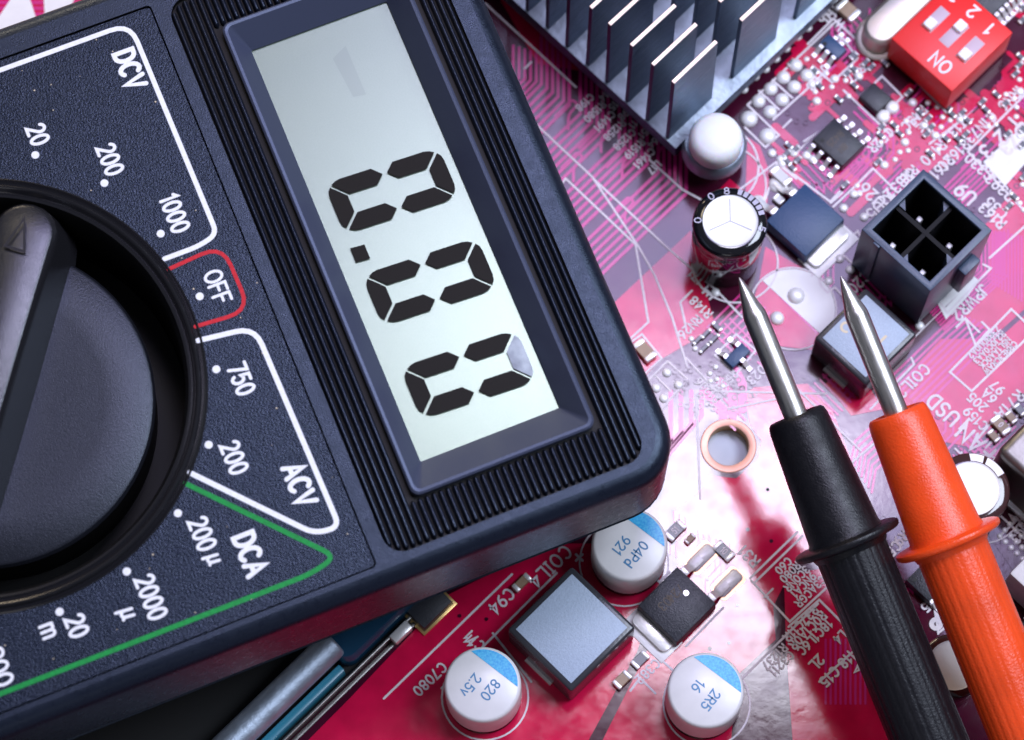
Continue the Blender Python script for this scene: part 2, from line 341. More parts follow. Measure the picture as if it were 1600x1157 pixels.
for pl in pours:
    g = G(); g.poly([bxy(*p) for p in pl], .005)
    bm = bmesh.new(); me = g.flat('copper_pour', M['copper']); bm.from_mesh(me); bmesh.ops.triangulate(bm, faces=bm.faces); bm.to_mesh(me); bm.free()
    link('copper_pour', me, board, (0, 0, .16))

# copper traces: bundles of parallel runs
tr = G()
def lerp(a, b, t): return (a[0] + (b[0] - a[0]) * t, a[1] + (b[1] - a[1]) * t)
zb = [.006]
def bundle(first, last, n, wd=.034, z=None, skip=()):
    zb[0] += .00007; z = zb[0]
    for k in range(n):
        if k in skip: continue
        t = k / max(1, n - 1); tr.ribbon([bxy(*lerp(a, b, t)) for a, b in zip(first, last)], wd, z)
# runs that fan out of the chip, drop straight down and turn off to the lower left under the meter
bundle([(846, 40), (846, 132), (800, 178)], [(1072, 236), (1072, 303), (880, 486)], 27, .040, skip=(6, 13, 20))
bundle([(802, 72), (802, 120), (770, 150)], [(838, 84), (838, 128), (800, 168)], 5, .034)
for px, py, ln in ((868, 182, 26), (905, 232, 40), (948, 262, 30), (990, 258, 44), (878, 262, 24), (960, 330, 22)):
    tr.ribbon([bxy(*p) for p in rounded_path([(px, py), (px + ln, py - ln), (px + ln + 9, py - ln + 8), (px + ln - 6, py - ln + 24), (px + ln - 6, py - ln + 46)], 8)], .034, .0075)
bundle([(1440, 470), (1498, 418), (1498, 380)], [(1478, 520), (1575, 430), (1575, 360)], 14, .026)
bundle([(1392, 590), (1470, 515), (1500, 490)], [(1440, 640), (1520, 560), (1560, 520)], 9, .030)
bundle([(1545, 440), (1545, 360)], [(1596, 470), (1596, 370)], 11, .026)
bundle([(1330, 720), (1336, 690), (1370, 660)], [(1362, 770), (1368, 735), (1400, 706)], 7, .026)
bundle([(1372, 280), (1418, 235)], [(1400, 330), (1450, 280)], 8, .03)
bundle([(1470, 300), (1520, 250)], [(1500, 330), (1556, 276)], 7, .03)
bundle([(1048, 612), (1048, 688), (1030, 706)], [(1096, 612), (1096, 650), (1040, 716)], 4, .05)
bundle([(1100, 612), (1130, 640), (1130, 660)], [(1150, 580), (1160, 600), (1160, 640)], 3, .10)
for base in ((1052, 800), (1090, 830), (1116, 868)):
    for k in range(3):
        x, y = base[0] + k * 9, base[1] + k * 5
        tr.ribbon([bxy(x, y), bxy(x + 2, y + 22), bxy(x - 14, y + 40), bxy(x - 14, y + 62)], .012, .0085)
bundle([(1096, 880), (1108, 862), (1108, 838)], [(1125, 902), (1140, 884), (1140, 850)], 4, .014, .0085)
bundle([(1290, 1000), (1290, 1100)], [(1352, 1000), (1352, 1100)], 9, .025, .0085)
bundle([(0, -14), (150, -14)], [(0, 60), (150, 60)], 9, .05, .0085)
bundle([(1250, 120), (1300, 70), (1300, 40)], [(1270, 160), (1350, 84), (1350, 40)], 6, .03)
bundle([(1380, 210), (1420, 170)], [(1420, 250), (1470, 200)], 7, .03)
bundle([(1500, 190), (1590, 105)], [(1520, 214), (1610, 130)], 4, .035)
bundle([(1530, 760), (1610, 690)], [(1560, 800), (1640, 730)], 6, .04)
rt = random.Random(21)
for k in range(44):                                   # short bundles that fill the bare mask between the parts
    x, y = rt.choice([(rt.uniform(1190, 1600), rt.uniform(0, 330)), (rt.uniform(1190, 1600), rt.uniform(20, 330)), (rt.uniform(1060, 1330), rt.uniform(420, 640)), (rt.uniform(1330, 1600), rt.uniform(640, 960))])
    if x + y < 1310: continue
    n = rt.randint(3, 7); L = rt.uniform(18, 48); q = rt.choice((1, -1)); st_ = rt.uniform(6.5, 9)
    if rt.random() < .5: bundle([(x, y), (x + L, y - q * L), (x + L, y - q * L - 22)], [(x + st_ * n * .7, y + q * st_ * n * .7), (x + L + st_ * n, y - q * L + q * st_ * n * .3), (x + L + st_ * n, y - q * L - 22)], n, .026)
    else: bundle([(x, y), (x + q * L * 1.3, y + L * 1.3)], [(x + st_ * n * .7, y - q * st_ * n * .7), (x + q * L * 1.3 + st_ * n * .7, y + L * 1.3 - q * st_ * n * .7)], n, .026)
o = bp('copper_trace', tr, M['trace']); o['kind'] = 'stuff'

# silkscreen: outlines
zs = [.0112]
def sl(pts, wd=.025, closed=False, name='printed_outline'):
    zs[0] += .00003; z = zs[0]; g = G(); g.ribbon([bxy(*p) for p in pts], wd, z, closed); return bp(name, g, M['silk'])
SL = [
 [(758, 6), (900, 137)], [(877, 289), (884, 280), (993, 383), (1013, 504), (983, 532)], [(832, 190), (926, 278), (998, 387), (1022, 429), (1050, 496), (1074, 574)],
 [(927, 280), (1045, 390), (1120, 455), (1160, 497)], [(1014, 250), (1066, 297), (1094, 312)], [(1081, 455), (1063, 473), (1071, 508)],
 [(985, 536), (1003, 523), (1034, 561), (1007, 585)], [(1012, 596), (1043, 565), (1074, 593), (1030, 645)], [(1025, 588), (1048, 612)],
 [(1150, 523), (1181, 548), (1150, 586), (1117, 556), (1150, 523)], [(1072, 560), (1120, 612), (1290, 616)], [(1088, 622), (1094, 780)],
 [(1168, 165), (1260, 78), (1300, 40)], [(1168, 165), (1217, 212), (1196, 231), (1164, 200)], [(1208, 188), (1262, 139), (1296, 106)], [(1207, 126), (1238, 154)],
 [(1186, 143), (1217, 172)], [(1224, 200), (1236, 188)], [(1196, 312), (1214, 256), (1244, 280)], [(1152, 300), (1213, 254)], [(1225, 262), (1297, 316), (1312, 300)],
 [(1240, 244), (1276, 208), (1256, 222)], [(1302, 324), (1340, 288)], [(1298, 318), (1316, 302)], [(1334, 294), (1364, 264), (1400, 300)],
 [(1276, 424), (1283, 448), (1293, 458), (1304, 450), (1316, 462)], [(1310, 392), (1350, 430)], [(1268, 432), (1340, 362), (1346, 374)],
 [(1290, 88), (1316, 60), (1340, 92), (1300, 130), (1270, 104)], [(1262, 70), (1302, 30), (1350, 74)], [(1346, 150), (1378, 120), (1410, 152), (1376, 186), (1346, 156)],
 [(1318, 142), (1392, 212)], [(1392, 88), (1480, 178)], [(1452, 226), (1522, 172), (1468, 218)], [(1396, 560), (1500, 458), (1478, 480)], [(1360, 640), (1428, 570), (1424, 560)],
 [(1470, 475), (1480, 490), (1548, 420), (1536, 414)], [(1546, 404), (1606, 350)], [(1514, 240), (1600, 330)], [(1512, 238), (1570, 180), (1620, 130)],
 [(1484, 582), (1580, 484), (1616, 518), (1518, 612), (1484, 582)], [(1494, 512), (1508, 498), (1530, 520)], [(1508, 498), (1524, 540), (1546, 516), (1534, 504)],
 [(1196, 560), (1345, 705)], [(1300, 750), (1370, 690)], [(1174, 908), (1234, 972), (1312, 900), (1330, 912)], [(1172, 904), (1246, 832)], [(1180, 910), (1254, 838)],
 [(1232, 980), (1280, 938), (1320, 978)], [(1160, 1060), (1278, 944)], [(1280, 1066), (1336, 1016), (1362, 1062)], [(600, 1092), (800, 898)], [(690, 1076), (870, 896)], [(770, 990), (830, 1066)],
 [(1516, 700), (1546, 664)], [(1540, 700), (1604, 636)], [(1556, 800), (1620, 860)], [(1560, 840), (1590, 812), (1622, 848)], [(1440, 920), (1456, 936), (1470, 922)], [(1458, 938), (1466, 990), (1490, 970)],
 [(1000, 880), (1030, 910), (1046, 894)], [(1072, 1010), (1130, 950)], [(1010, 1010), (1060, 1056)], [(985, 1080), (1000, 1060), (1024, 1084)], [(1138, 640), (1250, 616)],
 [(820, 108), (830, 98)], [(1552, 6), (1600, -40)], [(1566, 30), (1620, -20)], [(1566, 40), (1626, -14)],
]
for pl in SL: sl(pl)
def ringline(px, py, r, wd=.02, a0=0, a1=360, name='printed_circle'):
    p = at(px, py); g = G(); g.ribbon(arc(p.x, p.y, r, r, a0, a1, 40), wd, .0134 + .0001 * (px % 7)); bp(name, g, M['silk'])
ringline(1148, 410, .50, .022, 150, 430); ringline(1239, 483, .50, .02); ringline(1116, 260, .52, .025, -60, 60); ringline(975, 880, .50, .018); ringline(1130, 290, .50, .02, -30, 80)
ringline(758, 1090, .48); ringline(1104, 1100, .48); ringline(1530, 780, .52)
# big white half circle, with its through hole
p = at(1239, 483); g = G(); g.poly(arc(p.x, p.y, .485, .485, -45, 135, 30), .0118); bp('printed_half_disc', g, M['silk_white'])
# white header box at the right edge
g = G(); g.poly([bxy(*q) for q in [(1536, 254), (1640, 160), (1660, 190), (1570, 292)]], .0118); bp('printed_white_box', g, M['silk_white'])
g = G(); g.poly([bxy(*q) for q in [(1462, 470), (1510, 422), (1530, 440), (1510, 466), (1478, 500)]], .0118); bp('printed_white_patch', g, M['silk_white'])
# the large white characters beside the meter's long side
for q in ([(-10, 40), (22, -8), (40, -8), (52, 48), (20, 60)], [(20, -10), (44, -10), (62, 46), (30, 60)], [(-14, 70), (-14, 32), (12, 20), (20, 44)], [(68, -14), (122, -14), (100, 40), (60, 44), (70, 22)]):
    g = G(); g.poly([bxy(*c) for c in q], .0125 + .0006 * len(q)); bp('printed_character', g, M['silk_white'])

# silkscreen: lettering (L reads to the lower left, U to the upper left)
TX = [
 ('COIL2', 1426, 596, .125, 'L', .020), ('USD', 1473, 641, .17, 'U', .026), ('FAN', 1524, 693, .19, 'U', .030), ('1', 1508, 664, .15, 'U', .026), ('1', 1498, 706, .10, 'L', .02), ('JPWR2', 1516, 474, .125, 'L', .022),
 ('R148', 1095, 481, .10, 'U', .017), ('RN26', 1078, 512, .10, 'L', .017), ('D23', 1182, 587, .10, 'L', .017), ('E', 1106, 461, .11, 'L', .022), ('C171', 1092, 438, .10, 'U', .018), ('R506', 1136, 596, .09, 'L', .015), ('R1206', 1106, 610, .09, 'U', .015), ('N21', 1128, 608, .08, 'U', .014),
 ('R31', 1170, 870, .12, 'U', .02), ('1', 1202, 928, .13, 'U', .02), ('L4', 1312, 996, .09, 'L', .018), ('A', 1322, 976, .09, 'U', .018), ('2L', 1276, 1036, .11, 'L', .02), ('C15', 1296, 1058, .11, 'L', .02), ('C118', 1328, 1026, .11, 'L', .02), ('A', 1340, 1046, .10, 'U', .02),
 ('COIL4', 860, 886, .15, 'L', .020), ('C94', 784, 940, .13, 'L', .020), ('C71', 742, 1002, .11, 'U', .018), ('C7080', 672, 1062, .11, 'L', .018), ('11', 735, 1002, .10, 'U', .018), ('+', 905, 872, .17, 'L', .024), ('C382', 1012, 1050, .10, 'L', .016),
 ('R160', 1458, 240, .12, 'L', .020), ('R332', 1404, 290, .13, 'L', .022), ('R161', 1472, 262, .12, 'L', .020), ('R162C', 1490, 244, .12, 'L', .020), ('C1N73', 1532, 200, .12, 'L', .020), ('1RN6', 1580, 154, .12, 'L', .020), ('C330', 1530, 262, .12, 'U', .020), ('R393', 1562, 294, .12, 'U', .02), ('C35', 1556, 326, .12, 'U', .02), ('R163', 1550, 338, .12, 'U', .022), ('U9', 1508, 304, .16, 'U', .028), ('K1', 1386, 312, .12, 'L', .02), ('U5', 1368, 330, .14, 'L', .022), ('U26', 1362, 306, .14, 'U', .022), ('R18', 1420, 274, .11, 'L', .02), ('C20', 1412, 444, .13, 'U', .02), ('C20', 1342, 442, .12, 'L', .02),
 ('3', 1541, 238, .17, 'L', .03), ('2', 1565, 216, .17, 'L', .03), ('1', 1586, 192, .17, 'L', .03), ('HDZ3', 1590, 214, .16, 'L', .03),
 ('C159', 1524, 655, .105, 'U', .018), ('205', 1527, 630, .105, 'U', .018), ('6A', 1545, 620, .105, 'U', .018), ('97', 1558, 607, .105, 'U', .018), ('R71A', 1578, 634, .13, 'L', .022),
 ('W55', 1300, 30, .13, 'U', .022), ('R13', 1288, 20, .12, 'L', .022), ('J17', 1282, 116, .11, 'L', .02), ('C8', 1272, 132, .11, 'L', .02), ('R47', 1338, 116, .10, 'L', .018), ('C52R', 1376, 220, .11, 'L', .02), ('R45C', 1428, 186, .11, 'L', .02), ('SW2', 1440, 198, .11, 'U', .02), ('TT13', 1500, 196, .11, 'L', .02),
 ('8', 1468, 970, .22, 'U', .045), ('R9', 1408, 842, .11, 'L', .02), ('C5', 1396, 858, .11, 'L', .02), ('X5', 1450, 946, .1, 'L', .02), ('50V', 1590, 802, .1, 'L', .02), ('MC3', 1596, 834, .1, 'L', .02),
]
def rows(cx, cy, ux, uy, strings, h, wd, d='L'):
    for k, st_ in enumerate(strings): TX.append((st_, cx + ux * (k - (len(strings) - 1) / 2), cy + uy * (k - (len(strings) - 1) / 2), h, d, wd))
rows(1550, 548, 8.6, 8.2, ['Z3BBDU0A2', 'R2J0C0AA3', 'N5L1AA0CK', 'CRRE3CRAW'], .066, .013)
rows(1245, 905, 10.5, 10.0, ['C60', 'R080', '3C0NR', '9NCA1', 'C3ACGR'], .085, .016)
rows(1262, 986, 11.0, 10.5, ['R37C11R', 'R0C1A0R', '18C1L6C'], .095, .018)
rows(1216, 1032, 11.0, 10.5, ['R1237', 'C3211'], .09, .017)
rows(968, 212, 15.5, 14.5, ['C198', 'R1580', 'C1491', 'R1258', 'C1258', 'R1519', 'C1461', 'L17'], .082, .016)
rows(985, 185, 15.5, 14.5, ['R14', 'C15', 'R98', 'C11', 'R51', 'C64'], .08, .015)
for s, px, py, h, d, wd in TX:
    p = at(px, py); g = G(); text(g, s, p.x, p.y, h, 225 if d == 'L' else 135, wd * 1.2, .0145 + .00002 * (px % 40), gap=.28); bp('printed_code', g, M['silk'])

# solder pads
def dome(r, h, n=12): return G().lathe([(r, .0), (r * .95, h * .35), (r * .75, h * .72), (r * .4, h * .94), (r * .08, h)], n)
pad_me = {k: dome(*v).mesh('solder_pad', M['tin'], 60) for k, v in {'s': (.035, .02), 'm': (.055, .035), 'l': (.085, .06), 'x': (.105, .07)}.items()}
def pad(px, py, k='m'): p = at(px, py); return link('solder_pad', pad_me[k], board, (p.x, p.y, .16 + .006))
for k, ps in {'l': [(1204, 140), (1185, 159), (1222, 157), (1203, 176), (1224, 122), (1241, 137), (1243, 103), (1261, 119), (1214, 498)], 'x': [(1170, 187), (1199, 214), (1244, 463)],
  'm': [(1042, 583), (1060, 602), (1025, 607), (1037, 623), (1334, 304), (1318, 326), (1350, 340), (1312, 405), (1328, 422), (1295, 440), (1240, 240), (1222, 256), (1437, 510), (1118, 458), (1180, 120), (1162, 140), (1196, 108), (1212, 92), (1228, 76), (1246, 58), (1262, 44), (1220, 250), (1206, 240), (1260, 244), (1270, 250)],
  's': [(1118, 574), (1109, 584), (1120, 593), (1129, 604), (1110, 596), (1080, 530), (1086, 545)]}.items():
    for q in ps: pad(*q, k)
rr = random.Random(11)
busy = []
keep = [(1310, 222, 66), (1258, 345, 84), (1308, 72, 44), (1488, 55, 112), (1390, 20, 78), (1450, 360, 120), (1440, 440, 90), (1376, 152, 42), (1200, 160, 66), (1118, 210, 70), (1141, 380, 92), (1300, 12, 30), (1240, 480, 66), (1540, 264, 60), (1215, 300, 24)]
def clear(x, y, r=0): return all(math.hypot(x - a, y - b) > c + r for a, b, c in keep)
while len(busy) < 120:
    x, y = rr.uniform(1225, 1600), rr.uniform(-10, 330)
    if x + y < 1330 or not clear(x, y): continue
    if any(math.hypot(x - a, y - b) < 11 for a, b in busy): continue
    busy.append((x, y))
for x, y in busy[:44]: pad(x, y, rr.choice('sssm'))
pg = G()
for x, y in busy + busy[:30]:
    p = at(x + rr.uniform(-16, 16), y + rr.uniform(-16, 16)); q = rr.choice((45, 135)); L = rr.uniform(.06, .24)
    d = (math.cos(R(q)) * L, math.sin(R(q)) * L); pg.ribbon([(p.x - d[0], p.y - d[1]), (p.x + d[0], p.y + d[1])], rr.uniform(.05, .12), .0085 + len(pg.v) * 4e-7)
o = bp('copper_patch', pg, M['copper']); o['kind'] = 'stuff'
vg = G()
for k in range(150):
    x, y = rr.choice([(rr.uniform(1220, 1620), rr.uniform(-20, 330)), (rr.uniform(1380, 1620), rr.uniform(640, 960)), (rr.uniform(1050, 1180), rr.uniform(560, 640))])
    p = at(x, y); vg.ribbon(arc(p.x, p.y, .03, .03, 0, 360, 10), .012, .0115)
for x, y in ((1152, 946), (1139, 1005), (1109, 1014), (1200, 765), (1199, 766), (1168, 828), (1205, 846), (1256, 590), (1278, 594), (760, 968), (718, 963), (1106, 905), (1090, 890)):
    p = at(x, y); vg.disc(p.x, p.y, .022, .0118)
o = bp('plated_via', vg, M['mask']); o['kind'] = 'stuff'

# ================================================================ the multimeter
a_, b_ = R(3), R(-2)
mn = Vector((math.sin(a_), math.sin(b_), 1)).normalized(); p0 = at(1000, 700, 3.25)
ex = Vector((math.cos(R(-67.6)), math.sin(R(-67.6)), 0)); ex = (ex - mn * ex.dot(mn)).normalized(); ey = mn.cross(ex)
FZ = 2.4
mb = p0 - mn * FZ
meter = thing('multimeter', 'black digital multimeter lying across the red circuit board, its display reading zero', 'multimeter')
meter.matrix_world = Matrix(((ex.x, ey.x, mn.x, mb.x), (ex.y, ey.y, mn.y, mb.y), (ex.z, ey.z, mn.z, mb.z), (0, 0, 0, 1)))
X0, X1, Y0, Y1 = -6.80, .42, -9.7, .44
def cl(inset, z, r): return [(x, y, z) for x, y in rrect(X0 + inset, X1 - inset, Y0 + inset, Y1 - inset, r, 8)]
g = G()
g.stack([cl(.42, 0, .4), cl(.34, .06, .45), cl(.10, .85, .55), cl(.04, 1.0, .58), cl(.0, 1.06, .58)], cap1=False)
g.stack([cl(.0, 1.06, .58), cl(.05, 1.09, .56)], False, False); g.stack([cl(.05, 1.09, .56), cl(.05, 1.12, .56), cl(.005, 1.15, .58), cl(.045, 2.22, .56)] + [cl(.045 + .17 * (1 - math.cos(R(q))), 2.22 + .18 * math.sin(R(q)), .56 - .15 * (1 - math.cos(R(q)))) for q in (15, 30, 45, 60, 75)] + [cl(.215, FZ, .41)], False, False)
ribr = rrect(-6.335, .115, -2.80, .045, .22, 6); pan = rrect(-6.385, .150, -9.3, -2.950, .05, 3)
link('case', g.mesh('case', M['case'], 30), meter)
def mlink(bm, name, m): me = bpy.data.meshes.new(name); bm.to_mesh(me); bm.free(); me.materials.append(m); return link(name, me, meter)
mlink(sheet('case_face', [(x, y) for x, y, z in cl(.215, FZ, .41)], [ribr, pan], FZ, M['case'], meter), 'case_face', M['case'])
g = G()
for lp, dz in ((ribr, .09), (pan, .07)):
    a = g.ring([(x, y, FZ) for x, y in lp]); b = g.ring([(x, y, FZ - dz) for x, y in lp]); g.skin(b, a)
link('recess_wall', g.mesh('recess_wall', M['well']), meter)
bz = (-5.885, -.375, -2.35, -.325)
mlink(sheet('rib_bed', ribr, [rrect(bz[0] + .01, bz[1] - .01, bz[2] + .01, bz[3] - .01, .10, 4)], FZ - .084, M['well'], meter), 'rib_bed', M['well'])
DC = (-3.03, -6.035)
pin_ = rrect(-6.365, .132, -9.29, -2.968, .04, 3)
mlink(sheet('front_panel', pin_, [circle(*DC, 2.31, 96)], FZ - .012, M['panel'], meter), 'front_panel', M['panel'])
g = G(); a = g.ring([(x, y, FZ - .012) for x, y in pin_]); b = g.ring([(x, y, FZ - .07) for x, y in pin_]); g.skin(b, a); link('panel_edge', g.mesh('panel_edge', M['panel']), meter)
# dial
g = G(); prof = [(2.312, -.06), (2.31, -.005), (2.295, .006), (2.275, -.02), (2.25, -.028), (2.235, .02), (2.215, .034), (2.19, .024), (2.175, -.02), (2.155, -.03), (2.135, -.012), (2.11, -.02), (2.07, -.10), (2.03, -1.3)]
rs = [g.ring([(DC[0] + r * math.cos(2 * math.pi * k / 96), DC[1] + r * math.sin(2 * math.pi * k / 96), FZ + z) for k in range(96)]) for r, z in prof[:12]]
for a, b in zip(rs, rs[1:]): g.skin(a, b)
link('dial_ring', g.mesh('dial_ring', M['ring'], 50), meter)
g = G(); rs = [g.ring([(DC[0] + r * math.cos(2 * math.pi * k / 96), DC[1] + r * math.sin(2 * math.pi * k / 96), FZ + z) for k in range(96)]) for r, z in prof[11:] + [(1.3, -1.3)]]
for a, b in zip(rs, rs[1:]): g.skin(a, b)
link('dial_well', g.mesh('dial_well', M['well'], 50), meter)
sk_ = G().lathe([(1.70, -1.3), (1.72, -.53), (1.5, -.53)], 72)
kn = G().lathe([(1.6, -.56), (1.735, -.52), (1.71, -.47), (1.68, -.455), (1.2, -.46), (.6, -.475), (.02, -.48)], 72)
knob = part('selector_knob', kn, M['knob'], meter, smooth=30, loc=(DC[0], DC[1], FZ))
part('dial_skirt', sk_, M['well'], meter, smooth=30, loc=(DC[0], DC[1], FZ))
def stadium(hw_, l0, l1, n=10): return [(l1 + hw_ * math.cos(R(-90 + 180 * k / n)), hw_ * math.sin(R(-90 + 180 * k / n))) for k in range(n + 1)] + [(l0 + hw_ * math.cos(R(90 + 180 * k / n)), hw_ * math.sin(R(90 + 180 * k / n))) for k in range(n + 1)]
g = G(); lv = [(.47, -.55), (.42, -.40), (.345, .16), (.325, .24), (.29, .285), (.26, .295)]
def bar_loop(h_, z):
    out = [(x, y) for x, y in stadium(h_, -1.66, 1.70)]; n = 11
    a_side = [(1.70 - 3.36 * k / 12, h_) for k in range(1, 12)]; b_side = [(-1.66 + 3.36 * k / 12, -h_) for k in range(1, 12)]
    return [(x, y, z - (.022 * x * x if z > 0 else 0)) for x, y in out[:n] + a_side + out[n:] + b_side]
ls = [bar_loop(h_, z) for h_, z in lv]; g.stack(ls, cap1=False)
nn = len(ls[-1]); top_i = list(range(len(g.v) - nn, len(g.v))); h0 = nn // 2       # crowned top: strips across the bar
e1 = top_i[:11]; e2 = top_i[22:33]; row_a = [top_i[10]] + top_i[11:22] + [top_i[22]]; row_b = [top_i[0]] + list(reversed(top_i[33:])) + [top_i[32]]
g.f.append(tuple(e1)); g.f.append(tuple(e2))
for k in range(12): g.f.append((row_a[k], row_a[k + 1], row_b[k + 1], row_b[k]))
bar = part('grip_bar', g, M['bar'], knob, smooth=30, rot=(0, 0, R(144.5)))
def mpt(px, py, wv=0.0):
    d = ROT @ Vector((px - PW / 2, py - PH / 2, F_PX)); q = p0 + mn * wv; t = (q - CAM).dot(mn) / d.dot(mn); q = CAM + d * t - p0
    return q.dot(ex), q.dot(ey)
g = G(); tri = [mpt(38, 341, .3), mpt(38, 393, .3), mpt(8, 384, .3)]
g.ribbon([(x - DC[0], y - DC[1]) for x, y in tri], .028, .2975, closed=True)
pprint('pointer_mark', g, M['ring'], knob)
# ribs
bz = (-5.885, -.375, -2.35, -.325)
def rib_mesh(x0, x1):
    g = G(); sec = [(.031 * math.cos(R(q)), .085 * math.sin(R(q))) for q in (0, 25, 50, 70, 90, 110, 130, 155, 180)]
    loops = [[(x, y * s_, z * s_ if s_ < 1 else z) for y, z in sec] for x, s_ in ((x0, .3), (x0 + .03, 1), (x1 - .03, 1), (x1, .3))]
    rs = [g.ring(l) for l in loops]
    for a, b in zip(rs, rs[1:]): g.skin(a, b, False)
    g.f.append(tuple(rs[0])); g.f.append(tuple(reversed(rs[-1]))); return g.mesh('rib', M['rib'], 60)
NR = 37; full = {}
for k in range(NR):
    y = -2.755 + k * (2.755 / (NR - 1)); e = 0.0
    if min(y + 2.80, .045 - y) < .2: dd = .22 - min(y + 2.80, .045 - y); e = .22 - math.sqrt(max(0, .22 ** 2 - dd ** 2))
    spans = [(-6.315 + e, .095 - e)]
    if bz[2] - .03 < y < bz[3] + .03: spans = [(-6.315, bz[0] - .015), (bz[1] + .015, .095)]
    for sp in spans:
        key = (round(sp[0], 2), round(sp[1], 2))
        if key not in full: full[key] = rib_mesh(*sp)
        link('rib', full[key], meter, (0, y, FZ - .085))
# display
g = G(); W0 = (-5.61, -.755, -2.115, -.563)
def brr(x0, x1, y0, y1, r, z): return [(x, y, FZ + z) for x, y in rrect(x0, x1, y0, y1, r, 4)]
rs = [g.ring(l) for l in (brr(*bz, .10, -.085), brr(*bz, .10, .02), brr(bz[0] + .02, bz[1] - .02, bz[2] + .02, bz[3] - .02, .09, .04), brr(bz[0] + .05, bz[1] - .05, bz[2] + .05, bz[3] - .05, .07, .035), brr(*W0, .015, -.27), brr(*W0, .015, -.32))]
for a, b in zip(rs, rs[1:]): g.skin(a, b)
bez = link('display_bezel', g.mesh('display_bezel', M['bezel'], 30), meter)
g = G(); g.box((W0[0] + W0[1]) / 2, (W0[2] + W0[3]) / 2, FZ - .36, W0[1] - W0[0] + .06, W0[3] - W0[2] + .06, .06)
lcd = part('display_screen', g, M['lcd'], meter, smooth=0)
ZS = FZ - .272
def seg(pts, x, y, m='lcd_ink', name='digit_segment', dz=0):
    g = G(); g.poly(pts, ZS + dz); return pprint(name, g, M[m], lcd)
# one digit drawn in its own frame: width .57, height 1.27, top leaning right
def digit(x0, y0, pale=False, slant=.06):
    Wd, H, T = .60, 1.28, .20; m2 = H / 2
    def S(x, y): return (x0 + x + slant * y / H, y0 + y)
    # four uprights, each with a pointed inner end, and the two bars
    up = lambda sx, sy: [S(Wd / 2 + sx * (Wd / 2 - x), m2 + sy * (y - m2)) for x, y in ((0, m2 + .12), (0, H - .17), (.012, H - .115), (.04, H - .065), (T - .01, H - T - .012), (T - .01, m2 + .12), (T / 2 - .005, m2 + .024))]
    for sx in (1, -1):
        for sy in (1, -1): seg(up(sx, sy), 0, 0)
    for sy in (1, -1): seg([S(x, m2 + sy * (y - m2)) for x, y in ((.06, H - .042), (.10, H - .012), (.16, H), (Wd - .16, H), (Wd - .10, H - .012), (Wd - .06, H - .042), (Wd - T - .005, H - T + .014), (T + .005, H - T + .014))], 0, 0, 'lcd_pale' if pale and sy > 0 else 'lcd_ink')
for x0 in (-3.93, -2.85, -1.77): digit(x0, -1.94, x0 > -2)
seg([(-3.165, -1.945), (-3.00, -1.945), (-2.985, -1.79), (-3.15, -1.79)], 0, 0, name='decimal_point')
seg([mpt(*q, -.3) for q in ((520, 92), (540, 72), (572, 148), (552, 152))], 0, 0, 'lcd_ghost', 'faint_segment', -.0265)
# printing on the panel
ZP = FZ - .009
def mtext(s, px, py, h, wd, sx=1.0, gap=.2, name='printed_number'):
    x, y = mpt(px, py); g = G(); text(g, s, x, y, h, 0, wd, ZP, sx, gap); return pprint(name, g, M['white_ink'], meter)
for s, px, py in (('20', 59, 210), ('200', 172, 249), ('1000', 273, 333), ('750', 377, 592), ('200', 366, 715), ('200', 316, 834), ('2000', 236, 933), ('20', 120, 978)): mtext(s, px, py, .185, .034, .80)
mtext('u', 337, 872, .165, .032); mtext('u', 203, 957, .18, .032); mtext('m', 79, 984, .19, .032, .9); mtext('200', -2, 1042, .18, .032)
mtext('OFF', 340, 448, .178, .030, .92, name='printed_word')
for s, px, py in (('DCV', 203, 108), ('ACV', 468, 757), ('DCA', 391, 866)): mtext(s, px, py, .205, .050, .86, .22, 'range_name')
for q in ((55, 242), (163, 286), (251, 365), (312, 463), (338, 577), (326, 695), (278, 802), (198, 893), (93, 956)):
    g = G(); g.disc(*mpt(*q), .042, ZP); pprint('range_dot', g, M['white_ink'], meter)
def mline(pts, wd, m, rad): g = G(); g.ribbon(rounded_path(pts, rad), wd, ZP - .001); pprint('range_line', g, M[m], meter)
mline([(-6.265, -9.0), (-6.265, -3.225), (-3.74, -3.20), (-3.685, -3.42), (-3.685, -3.80)], .052, 'white_ink', .22)
mline([(-3.565, -3.80), (-3.61, -3.195), (-2.84, -3.175), (-2.885, -3.76)], .042, 'red_ink', .24)
mline([(-2.735, -3.79), (-2.655, -3.20), (-.37, -3.155), (-.405, -3.42), (-1.46, -4.36)], .055, 'white_ink', .2)
mline([(-1.37, -4.44), (-.10, -3.30), (-.03, -3.6), (-.055, -9.0)], .052, 'green_ink', .22)

# a little dust on the face
g = G(); rd = random.Random(3)
for k in range(80):
    x, y = rd.uniform(-6.3, .05), rd.uniform(-6.8, -3.0)
    if math.hypot(x - DC[0], y - DC[1]) > 2.4: g.disc(x, y, rd.choice((.004, .005, .007, .010)), ZP + .006, 5)
o = pprint('dust', g, M['mark_tan'], meter); o['kind'] = 'stuff'

